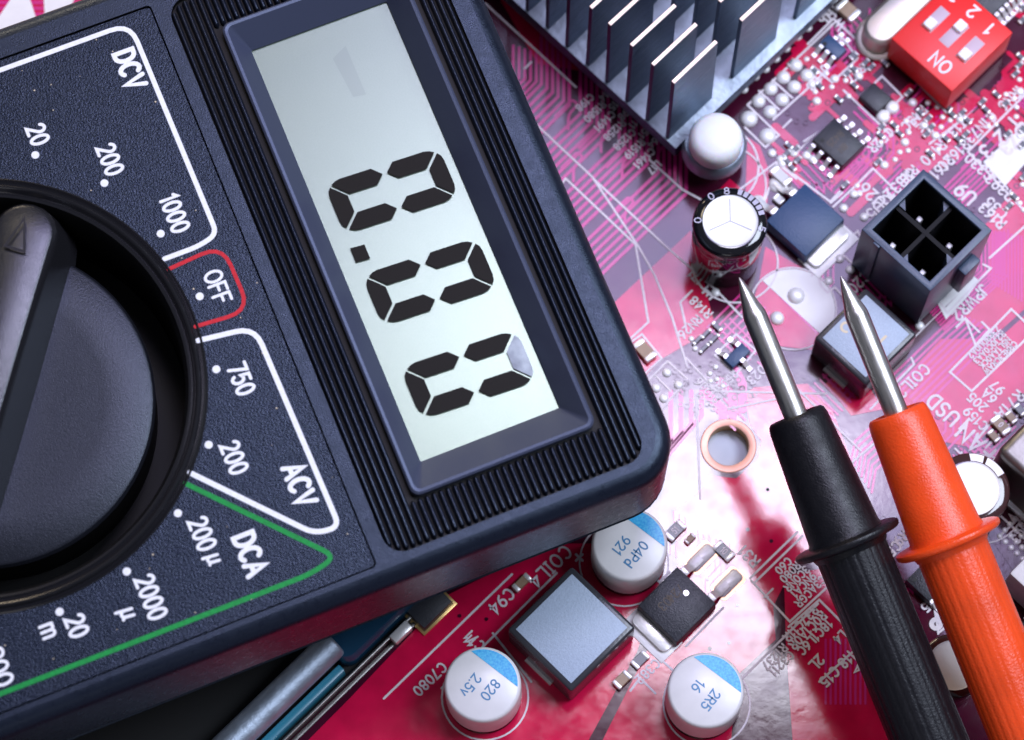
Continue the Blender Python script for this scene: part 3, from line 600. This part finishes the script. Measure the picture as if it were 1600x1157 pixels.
# ================================================================ probes
def probe(name, label, tip, far, m, handle_open):
    a, b = at(*tip), at(*far); ax = (b - a).normalized()
    t = thing(name, label, 'test probe', a); t.rotation_euler = ax.to_track_quat('Z', 'Y').to_euler()
    g = G().lathe([(.006, 0), (.028, .05), (.062, .17), (.092, .30), (.112, .37), (.124, .42), (.127, .46), (.127, 2.2)], 28)
    part('tip', g, M['steel'], t, smooth=40)
    if handle_open: prof = [(.15, 1.78), (.15, 1.66), (.22, 1.60), (.245, 1.56), (.265, 1.54), (.30, 1.545), (.322, 1.58), (.335, 1.66)]
    else: prof = [(.14, 1.70), (.14, 1.62), (.20, 1.60), (.25, 1.57), (.285, 1.565), (.312, 1.59), (.328, 1.66)]
    prof += [(.395, 2.90), (.415, 2.945), (.55, 2.955), (.578, 2.97), (.582, 2.99), (.575, 3.02), (.55, 3.04), (.42, 3.06), (.395, 3.12)]
    part('guard', G().lathe(prof, 44), m, t, smooth=40)
    rq = random.Random(len(label)); amp = [rq.uniform(.4, 1.0) for _ in range(26)]
    def rf(th, z):
        u = th / (2 * math.pi) * 26; i = int(u) % 26; f = u - int(u); return 1 - .022 * amp[i] * (max(0, math.cos(2 * math.pi * f)) ** 3)
    part('handle', G().lathe([(.385, 3.05), (.385, 3.2), (.392, 4.5), (.405, 6.5), (.40, 7.6), (.34, 8.2), (.20, 8.6), (.17, 9.6)], 156, rf=rf), m, t, smooth=60)
    return t
probe('test_probe', 'black test probe with steel tip beside the orange one', (1155, 434, 2.95), (1326, 851, 2.12), M['probe_black'], False)
probe('test_probe', 'bright orange-red test probe with steel tip lying to the right of the black one', (1314, 432, 2.95), (1481, 843, 2.12), M['probe_red'], True)

# ================================================================ parts standing on the board
def quad(corners, z):
    """left, top, right, bottom corners of a top face -> centre, size along the two board axes"""
    P = [at(*c, z) for c in corners]; c = sum(P, Vector()) / 4
    s = ((P[1] - P[0]).length + (P[2] - P[3]).length) / 2; t = ((P[1] - P[2]).length + (P[0] - P[3]).length) / 2
    return c, s, t
def loc2(o, px, py, z):
    p = at(px, py, z) - o.location; return (p.x * ca + p.y * sa, -p.x * sa + p.y * ca)
def ground(px, py, z): p = at(px, py, z); return (p.x, p.y, 0)

# --- heat sink
fc = at(1052, 132, 2.15); hs = thing('heat_sink', 'silver aluminium heat sink with rows of upright fins', 'heat sink', (fc.x, fc.y, 0), A)
NT, DT = 12, .328
bs = G(); x0, x1, y0, y1 = -.03, 4.6, -.16, NT * DT
bs.box((x0 + x1) / 2, (y0 + y1) / 2, .30, x1 - x0, y1 - y0, .25); bo = part('base', bs, M['alu'], hs, .012); bo.data.materials.append(M['alu_base'])  # sides keep the dark metal, painting in the dark board they reflect
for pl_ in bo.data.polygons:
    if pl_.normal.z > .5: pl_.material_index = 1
ec_ = loc2(hs, 1116, 226, .5)
er = G().lathe([(.36, .31), (.375, .33), (.375, .50), (.34, .545), (.05, .545)], 36, *ec_); part('ear', er, M['alu_base'], hs, smooth=40)
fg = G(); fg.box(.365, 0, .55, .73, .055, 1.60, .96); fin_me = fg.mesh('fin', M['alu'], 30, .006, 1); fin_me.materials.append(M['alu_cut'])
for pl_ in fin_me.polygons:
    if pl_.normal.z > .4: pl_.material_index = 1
for i in range(4):
    for k in range(NT): link('fin', fin_me, hs, (i * 1.06 + random.uniform(-.012, .012), k * DT, 0), (R(random.uniform(-.7, .7)), 0, R(random.uniform(-.6, .6))))
pp = at(1118, 222, .75)
pn = thing('push_pin', 'white plastic push pin through the corner of the heat sink', 'push pin', (pp.x, pp.y, .545))
part('head', G().lathe([(.24, 0), (.27, .03), (.305, .14), (.31, .30), (.285, .39), (.22, .44), (.10, .465), (.01, .47)], 40), M['pin'], pn, smooth=60)
part('shaft', G().lathe([(.13, -.7), (.13, .02)], 16), M['pin'], pn)
bx = thing('processor_chip', 'dark square chip hidden under the heat sink', 'chip', (*rot2(0, 0), 0), A); bx.location = hs.matrix_basis @ Vector((2.3, 2.0, 0))
part('body', G().box(0, 0, .0, 3.4, 3.0, .29), M['epoxy'], bx, .01)

# --- capacitors
def capacitor(label, px, py, h, r, rs_, sleeve, group=None):
    t = thing('capacitor', label, 'capacitor', ground(px, py, h), 0, group)
    sl_ = G().lathe([(r * .90, 0.0), (r * .95, .03), (r * .955, h * .70), (r * .925, h * .77), (r * .90, h * .805), (r * .925, h * .84), (r * .985, h * .88), (r, h * .92), (r * .985, h * .965), (r * .93, h * .99), (rs_ * 1.02, h)], 48)
    part('sleeve', sl_, M[sleeve], t, smooth=50)
    tp = part('top', G().lathe([(rs_ * 1.03, h - .01), (rs_ * 1.02, h + .012), (rs_ * .99, h + .008), (rs_ * .95, h + .004), (.01, h + .005)], 40), M['can_top'], t, smooth=40)
    return t, tp
t, tp = capacitor('black sleeved electrolytic capacitor with a bare silver top', 1141, 346, 1.15, .425, .305, 'sleeve')
g = G()
for q in (90, 205, 335): g.ribbon([(0, 0), (.26 * math.cos(R(q)), .26 * math.sin(R(q)))], .010, 1.157 + q * 1e-6)
pprint('vent_score', g, M['score'], tp)
for k in range(6):
    a0 = 12 + k * 11; g = G(); g.poly([(.335 * math.cos(R(q)), .335 * math.sin(R(q))) for q in (a0, a0 + 8)] + [(.40 * math.cos(R(q)), .40 * math.sin(R(q))) for q in (a0 + 8, a0)], 1.151); pprint('sleeve_stripe', g, M['sleeve_grey'], t)
for ch, q in (('8', 95), ('0', 125), ('0', 178), ('5', 345)):
    g = G(); text(g, ch, .365 * math.cos(R(q)), .365 * math.sin(R(q)), .075, q - 90, .013, 1.152, 1.3); pprint('sleeve_digit', g, M['sleeve_grey'], t)
t, tp = capacitor('silver topped capacitor in a brown sleeve, half behind the orange probe', 1519, 764, 1.0, .425, .30, 'sleeve_brown')
for a0, a1 in ((25, 62), (66, 92)):
    g = G(); g.poly([(.318 * math.cos(R(q)), .318 * math.sin(R(q))) for q in range(a0, a1 + 1, 6)] + [(.40 * math.cos(R(q)), .40 * math.sin(R(q))) for q in range(a1, a0 - 1, -6)], 1.003); pprint('sleeve_stripe', g, M['cap_white'], t)
capacitor('small silver topped capacitor seen between the two probes', 1490, 1040, .8, .36, .27, 'sleeve_brown')
def poly_cap(label, px, py, lines):
    h, r = .80, .42; t = thing('capacitor', label, 'capacitor', ground(px, py, h), 0, 'white topped polymer capacitors')
    part('can', G().lathe([(r * .93, 0), (r * .94, .10), (r * .90, .13), (r * .94, .16), (r, .20), (r, h - .07), (r * .985, h - .035), (r * .95, h - .012), (r * .90, h), (.01, h + .002)], 48), M['cap_white'], t, smooth=40)
    part('rubber_foot', G().lathe([(r * .9, -.005), (r * .97, .02), (r * .9, .09)], 40), M['sleeve'], t)
    g = G(); g.poly(arc(0, 0, r * .91, r * .91, 52 - 57, 52 + 57, 24), h + .0045); pprint('blue_segment', g, M['cap_blue'], t)
    d = Vector((math.cos(R(232)), math.sin(R(232)))); u = Vector((-d.y, d.x))
    for s, al, up, hh in lines:
        g = G(); text(g, s, d.x * al + u.x * up, d.y * al + u.y * up, hh, 232, .017, h + .0045, 1.0, .25); pprint('printed_line', g, M['blue_ink'], t)
    return t
poly_cap('white capacitor with a blue segment, half under the meter, marked 04Pd', 984, 850, [('04Pd', .05, .13, .105), ('921', .07, -.06, .105)])
poly_cap('white capacitor with a blue segment marked 2.5, lowest left beside the large grey coil', 754, 1069, [('820', .0, .11, .105), ('2.5v', .09, -.09, .105)])
poly_cap('white capacitor with a blue segment below the black transistor with two leads', 1103, 1078, [('2R5', .06, .11, .105), ('16', .02, -.09, .105)])

# --- coils
def coil(label, corners, h, mark=None):
    c, s, t_ = quad(corners, h); t = thing('power_coil', label, 'coil', (c.x, c.y, 0), A, 'shielded power coils')
    part('ferrite_shell', G().box(0, 0, .02, s, t_, h - .02), M['ferrite'], t, .035, seg=3)
    part('top_plate', G().box(0, 0, h - .03, s - .13, t_ - .13, .036), M['coil_top'], t, .008)
    for sg in (-1, 1): part('terminal', G().box(sg * (s / 2 - .02), 0, 0, .10, t_ * .4, .05), M['lead'], t)
    if mark:
        g = G(); x, y = loc2(t, 1322, 512, h); g.ribbon(arc(x, y, .055, .055, 0, 230, 10), .03, h + .008); x, y = loc2(t, 1378, 532, h); g.ribbon([(x - .05, y), (x + .06, y)], .032, h + .008); x, y = loc2(t, 1366, 520, h); g.ribbon([(x - .02, y), (x + .02, y)], .02, h + .0085)
        pprint('ink_mark', g, M['mark_tan'], t)
    return t
coil('light grey square coil lying under the orange probe tip', [(1271, 530), (1352, 449), (1432, 520), (1357, 603)], .62, True)
coil('large grey square coil below the meter corner, beside the black transistor', [(795, 985), (890, 884), (995, 979), (892, 1082)], .62)

# --- transistors with a metal tab
def dpak(label, corners, h, m, tab_side, leads, ny):
    c, s, t_ = quad(corners, h); t = thing('power_transistor', label, 'transistor', (c.x, c.y, 0), A, 'tabbed power transistors')
    part('body', G().box(0, 0, .03, s, t_, h - .03, .97), M[m], t, .012)
    ax, sg = tab_side                               # 0: tab along the board's s axis, 1: along t
    if ax == 0: tb_ = rrect(sg * s / 2 - .11 + sg * .04, sg * s / 2 + .11 + sg * .04, -t_ / 2 + .04, t_ / 2 - .04, .07, 3)
    else: tb_ = rrect(-s / 2 + .04, s / 2 - .04, sg * t_ / 2 - .11 + sg * .04, sg * t_ / 2 + .11 + sg * .04, .07, 3)
    part('tab', G().prism(tb_, .01, .08), M['lead'], t, .008)
    g = G(); cx, cy = (sg * (s / 2 + .07), 0) if ax == 0 else (0, sg * (t_ / 2 + .07))
    w_, h_ = (.34, t_ + .02) if ax == 0 else (s + .02, .34)
    g.box(cx, cy, .004, w_, h_, .016); part('solder_land', g, M['tin'], t, .006)
    for q in leads:
        g = G(); L = .26
        prof = [(0, .17), (.06, .17), (.11, .13), (.14, .05), (.18, .03), (.18 + L * .5, .03)]
        top = [(x, z + .035) for x, z in reversed(prof)]; pr = prof + top; hw2 = .052
        if ax == 0: sec = [[(-sg * (s / 2 + x - .02), q + w2, z) for x, z in pr] for w2 in (-hw2, hw2)]
        else: sec = [[(q + w2, -sg * (t_ / 2 + x - .02), z) for x, z in pr] for w2 in (-hw2, hw2)]
        g.stack(sec); part('lead', g, M['lead'], t, .005)
        dd = s / 2 + .30 if ax == 0 else t_ / 2 + .26
        pos = (-sg * dd, q) if ax == 0 else (q, -sg * dd)
        if ny:                                        # a long solder land with bare copper showing at its sides
            part('solder_land', G().prism(rrect(pos[0] - .19, pos[0] + .19, pos[1] - .12, pos[1] + .12, .05, 3), .004, .012), M['lead_brown'], t)
            part('solder_joint', G().stack([[(x, y, z) for x, y in rrect(pos[0] - .18 + k, pos[0] + .18 - k, pos[1] - .085 + k, pos[1] + .085 - k, .05, 4)] for z, k in ((.006, 0), (.03, .008), (.05, .03))]), M['tin'], t, smooth=60)
        else: part('solder_joint', G().lathe([(.10, .004), (.09, .03), (.06, .05), (.01, .055)], 14), M['tin'], t, smooth=60, loc=(pos[0], pos[1], 0))
    return t
t = dpak('black power transistor with a silver tab and two leads, beside the large grey coil', [(994, 946), (1060, 884), (1120, 944), (1058, 1006)], .24, 'epoxy', (0, -1), (-.21, .21), True)
x, y = loc2(t, 1072, 927, .24); part('ejector_mark', G().lathe([(.035, .235), (.033, .243), (.01, .2435)], 16, x, y), M['lead'], t)
g = G(); [text(g, s, x_, y_, .10, 225 - 45, .012, .2425) for s, x_, y_ in (('N03', -.05, .1), ('724', .08, .1))]; pprint('laser_mark', g, M['mark'], t)
dpak('blue-black power transistor with a wide silver tab, between black capacitor and square connector', [(1200, 345), (1257, 282), (1319, 343), (1258, 406)], .24, 'epoxy_blue', (1, -1), (-.16, .16), False)
x, y = 0, 0

# --- chips with legs
def gull(w2, out, h0, L):
    pr = [(0, h0), (.04, h0), (.07, h0 - .03), (.085, .03), (.11, .012), (L, .012)]; top = [(x, z + .018) for x, z in reversed(pr)]
    g = G(); g.stack([[(x, w_, z) for x, z in pr + top] for w_ in (-w2, w2)]); return g.mesh('leg', M['lead'], 30)
leg_me = gull(.026, 0, .09, .16)
def chip(label, px, py, h, s, t_, n0, n1, rz=A, m='epoxy', pitch=.127, dot=True, group=None, along=True):
    t = thing('chip', label, 'chip', ground(px, py, h), rz, group)
    part('body', G().box(0, 0, .02, s, t_, h - .02, .95), M[m], t, .01)
    for n, sg in ((n0, 1), (n1, -1)):
        for k in range(n):
            off = (k - (n - 1) / 2) * pitch
            if along: link('leg', leg_me, t, (sg * (s / 2 - .01), off, 0), (0, 0, 0 if sg > 0 else math.pi))
            else: link('leg', leg_me, t, (off, sg * (t_ / 2 - .01), 0), (0, 0, R(90 * sg)))
    if dot: part('pin_mark', G().lathe([(.028, h - .002), (.026, h + .003), (.005, h + .003)], 12, -s * .3, t_ * .3), M['void'], t)
    return t
t = chip('eight-legged black chip above the blue-black transistor', 1310, 222, .17, .40, .50, 4, 4)
g = G(); text(g, 'R425', 0, .05, .075, 180, .010, .1715); text(g, '8N', -.02, -.09, .075, 180, .010, .1717); pprint('laser_mark', g, M['mark'], t)
chip('small five-legged blue-black chip left of the crystal can', 1302, 72, .12, .17, .30, 2, 3, m='epoxy_blue', pitch=.1)
t = chip('tiny three-legged blue chip between black capacitor base and mounting hole', 1152, 555, .11, .30, .15, 2, 1, m='epoxy_blue', pitch=.2, dot=False, along=False)
t = chip('small purple-black chip with two large bright solder pads under the red switch', 1368, 152, .12, .26, .30, 0, 0, dot=False)
for q in ((.0, -.21), (.16, -.21)): part('solder_land', G().lathe([(.085, .004), (.08, .04), (.05, .06), (.005, .065)], 14, q[0] - .08, q[1]), M['tin'], t, smooth=60)
chip('black many-legged chip at the top right behind the red switch', 1548, -30, .14, .7, .66, 0, 7, pitch=.085, along=False)
chip('dark blue-black chip beside the grey metal shield at the bottom right', 1600, 1010, .14, .5, .4, 4, 4)
t = chip('small black eight-legged chip seen between the two probes', 1452, 905, .16, .40, .36, 0, 4, pitch=.10, along=False)
t = chip('black chip partly under the multimeter with a gold-edged foot', 661, 938, .14, .46, .50, 0, 0, dot=False); part('gold_foot', G().box(0, 0, .0, .52, .56, .03), M['gold'], t, .006)

# --- chip resistors and capacitors
def smd(label, px, py, rz, L, W_, H, m, mark=None, group=None, joints=True):
    t = thing('chip_resistor' if m == 'resistor' else 'chip_capacitor', label, 'resistor' if m == 'resistor' else 'capacitor', ground(px, py, H), R(rz), group)
    part('body', G().box(0, 0, .012, L * .72, W_ * .96, H - .012), M[m], t, .006, 30, 1)
    for sg in (-1, 1): part('end_cap', G().box(sg * L * .40, 0, .008, L * .24, W_, H + .001), M['lead'], t, .012, 30, 2)
    if mark: g = G(); text(g, mark, 0, 0, W_ * .5, 0, .012, H + .004, .8, .2); pprint('printed_value', g, M['silk'], t)
    return t
smd('chip capacitor with broad silver ends close to the meter edge', 1007, 547, -50, .26, .15, .10, 'ceramic')
smd('chip resistor just right of the half covered white capacitor', 1055, 829, 45, .24, .14, .06, 'resistor', '51')
smd('chip resistor above the right lead of the black transistor', 1131, 861, -45, .24, .14, .06, 'resistor', '10')
smd('tiny tan chip capacitor left of the transistor leads', 1078, 842, 45, .13, .075, .06, 'ceramic')
smd('chip resistor under the tab of the black transistor', 1000, 1031, 45, .20, .12, .06, 'resistor')
smd('chip capacitor at the bottom edge below the large grey coil', 972, 1062, 45, .20, .12, .08, 'ceramic')
smd('brown chip capacitor beside the C94 print under the meter edge', 815, 910, 45, .22, .10, .08, 'ceramic')
smd('tan chip resistor marked 0, at the right of the FAN print', 1564, 664, -50, .24, .13, .08, 'ceramic', '0')
smd('tan chip capacitor just below the resistor marked 0', 1553, 681, -50, .15, .09, .07, 'ceramic')
smd('tan chip capacitor just above the resistor marked 0', 1580, 652, -50, .15, .09, .07, 'ceramic')
smd('dark chip at the far right above the tan chips', 1594, 640, -50, .15, .09, .07, 'resistor')
smd('chip capacitor with silver ends left of the crystal can', 1325, 15, 135, .26, .18, .10, 'ceramic')
smd('tiny blue-black chip below the five-legged chip', 1334, 87, 45, .11, .08, .07, 'resistor')
smd('tiny black chip at the top end of the resistor rows', 1120, 510, -45, .14, .06, .06, 'resistor')
smd('silver component left of the blue-black transistor leads', 1220, 274, -45, .26, .13, .10, 'ivory')
smd('small white chip under the blue-black transistor leads', 1217, 311, -45, .12, .10, .07, 'ivory')
for k, q in enumerate(((1090, 531), (1103, 521), (1100, 544), (1116, 529))):
    t = smd('tiny four-way resistor array next to the three-legged blue chip', *q, 45, .15, .045, .05, 'resistor', group='resistor arrays by the three-legged chip'); t['label'] = 'tiny resistor array, %s of four beside the three-legged blue chip' % ('leftmost', 'topmost', 'lower middle', 'rightmost')[k]
gr = 'tiny chip parts crowding the upper right of the board'
proto = None; seen = {}
marks = [('red switch', 1488, 55), ('eight-legged chip', 1310, 222), ('square connector', 1450, 330), ('crystal can', 1378, 40), ('purple-black chip', 1368, 152), ('white printed box', 1570, 230), ('five-legged chip', 1302, 72)]
nth = ['nearest', 'second nearest', 'third nearest', 'fourth nearest', 'fifth nearest', 'sixth nearest', 'seventh nearest', 'eighth nearest', 'ninth nearest', 'tenth nearest', 'eleventh nearest', 'twelfth nearest']
tiny = []
for x, y in busy[70:]:
    d, nm, mx_, my_ = min((math.hypot(x - a, y - b), n, a, b) for n, a, b in marks)
    tiny.append((d, nm, ('right of' if x > mx_ else 'left of') if abs(x - mx_) > abs(y - my_) else ('below' if y > my_ else 'above'), x, y))
for d, nm, side, x, y in sorted(tiny):
    k = seen[(nm, side)] = seen.get((nm, side), -1) + 1
    lab = 'tiny chip part %s the %s, %s to it on that side' % (side, nm, nth[min(k, 11)])
    if proto is None: proto = smd(lab, x, y, 45, .11, .06, .05, 'resistor', group=gr); o = proto
    else: o = copy_tree(proto); o.location = ground(x, y, .05); o['label'] = lab
    o.rotation_euler.z = R(rr.choice((45, 135)))

# --- red switch
c, s, t_ = quad([(1395, 62), (1487, -35), (1581, 51), (1488, 145)], .6)
dp = thing('dip_switch', 'red three-way switch block with white sliders, marked ON', 'switch', (c.x, c.y, 0), A)
part('body', G().box(0, 0, .06, s, t_, .54), M['dip'], dp, .02)
for i in range(3):
    for sg in (-1, 1): part('pin', G().box(sg * s * .36, (i - 1) * .25, 0, .05, .06, .08), M['lead'], dp)
for (kx, ky), (ex_, ey_) in (((1507, 87), (1525, 69)), ((1500, 43), (1481, 63)), ((1453, 39), (1471, 22))):
    a, b = Vector(loc2(dp, kx, ky, .6)), Vector(loc2(dp, ex_, ey_, .6)); d = (b - a).normalized(); m2 = (a + b) / 2; L = (b - a).length
    sl_ = part('slot', G().box(m2.x, m2.y, .575, L + .15, .15, .0285), M['dip_slot'], dp, .004)
    part('slider', G().box(a.x, a.y, .59, .155, .14, .075, .9), M['pin'], sl_, .02)
for s_, q, hh in (('ON', (1470, 99), .16), ('1', (1546, 46), .15), ('2', (1520, 19), .15), ('3', (1492, -6), .15)):
    g = G(); text(g, s_, *loc2(dp, *q, .6), hh, 90, .028, .6035, 1.0, .28); pprint('printed_mark', g, M['white_ink'], dp)

# --- crystal can
cc = at(1378, 42, .38); cr_ = thing('crystal_can', 'silver round-ended crystal can beside the red switch', 'crystal', (cc.x, cc.y, 0), A)
def st(r, z, L=.75): return [(x, y, z) for x, y in stadium(r, 0, L, 12)]
part('can', G().stack([st(.215, .03), st(.215, .30), st(.205, .345), st(.18, .37), st(.165, .378)]), M['can'], cr_, smooth=50)
part('flange', G().stack([st(.27, .0), st(.285, .015), st(.285, .05), st(.26, .07), st(.21, .072)]), M['can'], cr_, smooth=40)

# --- square power connector
c, s, t_ = quad([(1350, 360), (1440, 262), (1551, 360), (1452, 456)], 1.22)
pc = thing('power_connector', 'black square four-way power socket with pins deep in its cells', 'connector', (c.x, c.y, 0), A)
H = 1.22; wl = .085; g = G()
oo = [[(-s / 2, -t_ / 2), (s / 2, -t_ / 2), (s / 2, t_ / 2), (-s / 2, t_ / 2)], [(-s / 2 + wl, -t_ / 2 + wl), (s / 2 - wl, -t_ / 2 + wl), (s / 2 - wl, t_ / 2 - wl), (-s / 2 + wl, t_ / 2 - wl)]]
rs = [g.ring([(x, y, z) for x, y in oo[k]]) for k, z in ((0, .03), (0, H), (1, H), (1, H - .05))]
for a, b in zip(rs, rs[1:]): g.skin(a, b)
g.f.append(tuple(rs[0])); part('housing', g, M['conn'], pc, .010)
g = G(); rs = [g.ring([(x, y, z) for x, y in oo[1]]) for z in (H - .05, .16)]; g.skin(rs[0], rs[1]); g.f.append(tuple(rs[1])); part('cell_wall_shaded', g, M['conn_in'], pc)  # inner faces of the housing, darkened for the depth of the cells
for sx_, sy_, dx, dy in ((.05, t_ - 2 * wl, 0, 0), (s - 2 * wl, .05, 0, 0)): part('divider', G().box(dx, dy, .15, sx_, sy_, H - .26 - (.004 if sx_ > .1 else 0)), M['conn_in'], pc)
hs_, ht_ = s / 2 - wl, t_ / 2 - wl
for sx_ in (1, -1):
    for sy_ in (1, -1):
        cx, cy = sx_ * (hs_ / 2 + .012), sy_ * (ht_ / 2 + .012)
        part('contact_pin', G().box(cx, cy, .14, .075, .075, .55, .8), M['tin'], pc, .01)
        if sx_ == sy_:                                # two of the cells have cut corners
            for q in ((1, -1), (-1, 1)):
                k = .10; ox, oy = sx_ * .026, sy_ * .026; e1, e2 = (sx_ * hs_, oy), (ox, sy_ * ht_)
                e = e1 if q[0] == 1 else e2; dx, dy = (-sx_ * k, sy_ * k) if q[0] == 1 else (sx_ * k, -sy_ * k)
                part('cell_corner', G().prism([(e[0], e[1]), (e[0] + dx, e[1]), (e[0], e[1] + dy)], .16, H - .09 - .01 * q[0]), M['conn'], pc)
part('latch', G().box(0.12, -t_ / 2 - .06, .35, .26, .12, .62), M['conn'], pc, .015)
part('key_rib', G().box(-s / 2 - .012, .28, .1, .03, .09, H - .11), M['conn'], pc, .008)

# --- right edge, bottom right and between the probes
p = at(1556, 706, 1.1); t = thing('metal_shield', 'grey brushed metal shield box at the right edge', 'metal box', (p.x, p.y, 0), A)
part('shell', G().box(.85, -.85, .02, 1.7, 1.7, 1.1), M['grey_metal'], t, .10, seg=4); part('base_flange', G().box(.85, -.85, .0, 1.8, 1.8, .06), M['lead'], t, .01)
p = at(1577, 896, .7); t = thing('slot_connector', 'off-white slot connector at the lower right behind the orange probe', 'connector', (p.x, p.y, 0), A)
part('body', G().box(1.6, -.5, .02, 3.2, 1.0, .68), M['ivory'], t, .03); part('slot', G().box(1.6, -.5, .60, 2.9, .14, .105), M['void'], t)
g = G(); p = at(1602, 786)
part('contact_disc', G().lathe([(.15, .004), (.145, .012), (.02, .013)], 24, p.x, p.y), M['gold'], board, loc=(0, 0, .16))
pt = [(1562 + 9 * i + 8 * j, 838 + 9 * i - 9 * j) for i in range(6) for j in range(5)]
for q in pt: pad(*q, 's')
g = G(); g.poly([bxy(*q) for q in [(1545, 838), (1596, 786), (1660, 850), (1592, 905)]], .0072); bp('dark_print', g, M['mask'])

# --- socket at the lower left, coming out from under the meter
p = at(554, 1055, .15); t = thing('port_socket', 'silver barrelled port with a blue-black insert, just below the meter at the lower left', 'port', (p.x, p.y, 0), A)
sec = [(.38 + .17 * math.cos(R(q)), .36 + .17 * math.sin(R(q))) for q in range(0, 360, 15)]
part('barrel', G().stack([[(x, .38 + (y - .38) * k, .36 + (z - .36) * k) for y, z in sec] for x, k in ((-4.0, 1), (.04, 1), (.07, .93), (.08, .8))]), M['alu_base'], t, smooth=50)
ins = rrect(-.02, 1.9, .10, .62, .16, 6)
part('insert', G().stack([[(x, y, .02) for x, y in ins], [(x, y, .30) for x, y in ins], [(.94 + (x - .94) * .97, .36 + (y - .36) * .85, .36) for x, y in ins]]), M['blue_plastic'], t, smooth=40)
part('inner_rail', G().box(-2.0, .14, .02, 3.9, .10, .26), M['teal'], t, .02)
part('flange', G().box(-1.6, .03, .0, 5.0, .035, .16), M['grey_metal'], t, .012); part('flange_lip', G().box(-1.6, -.03, .0, 5.0, .05, .04), M['grey_metal'], t, .012)
for x in (-1.2, .70): part('tab', G().box(x, -.02, .05, .26, .12, .14), M['lead'], t, .02)
part('shade_sheet', G().box(-1.4, 1.0, .0, 5.6, 1.9, .018), M['void'], t)  # black sheet added for the darkness under the meter
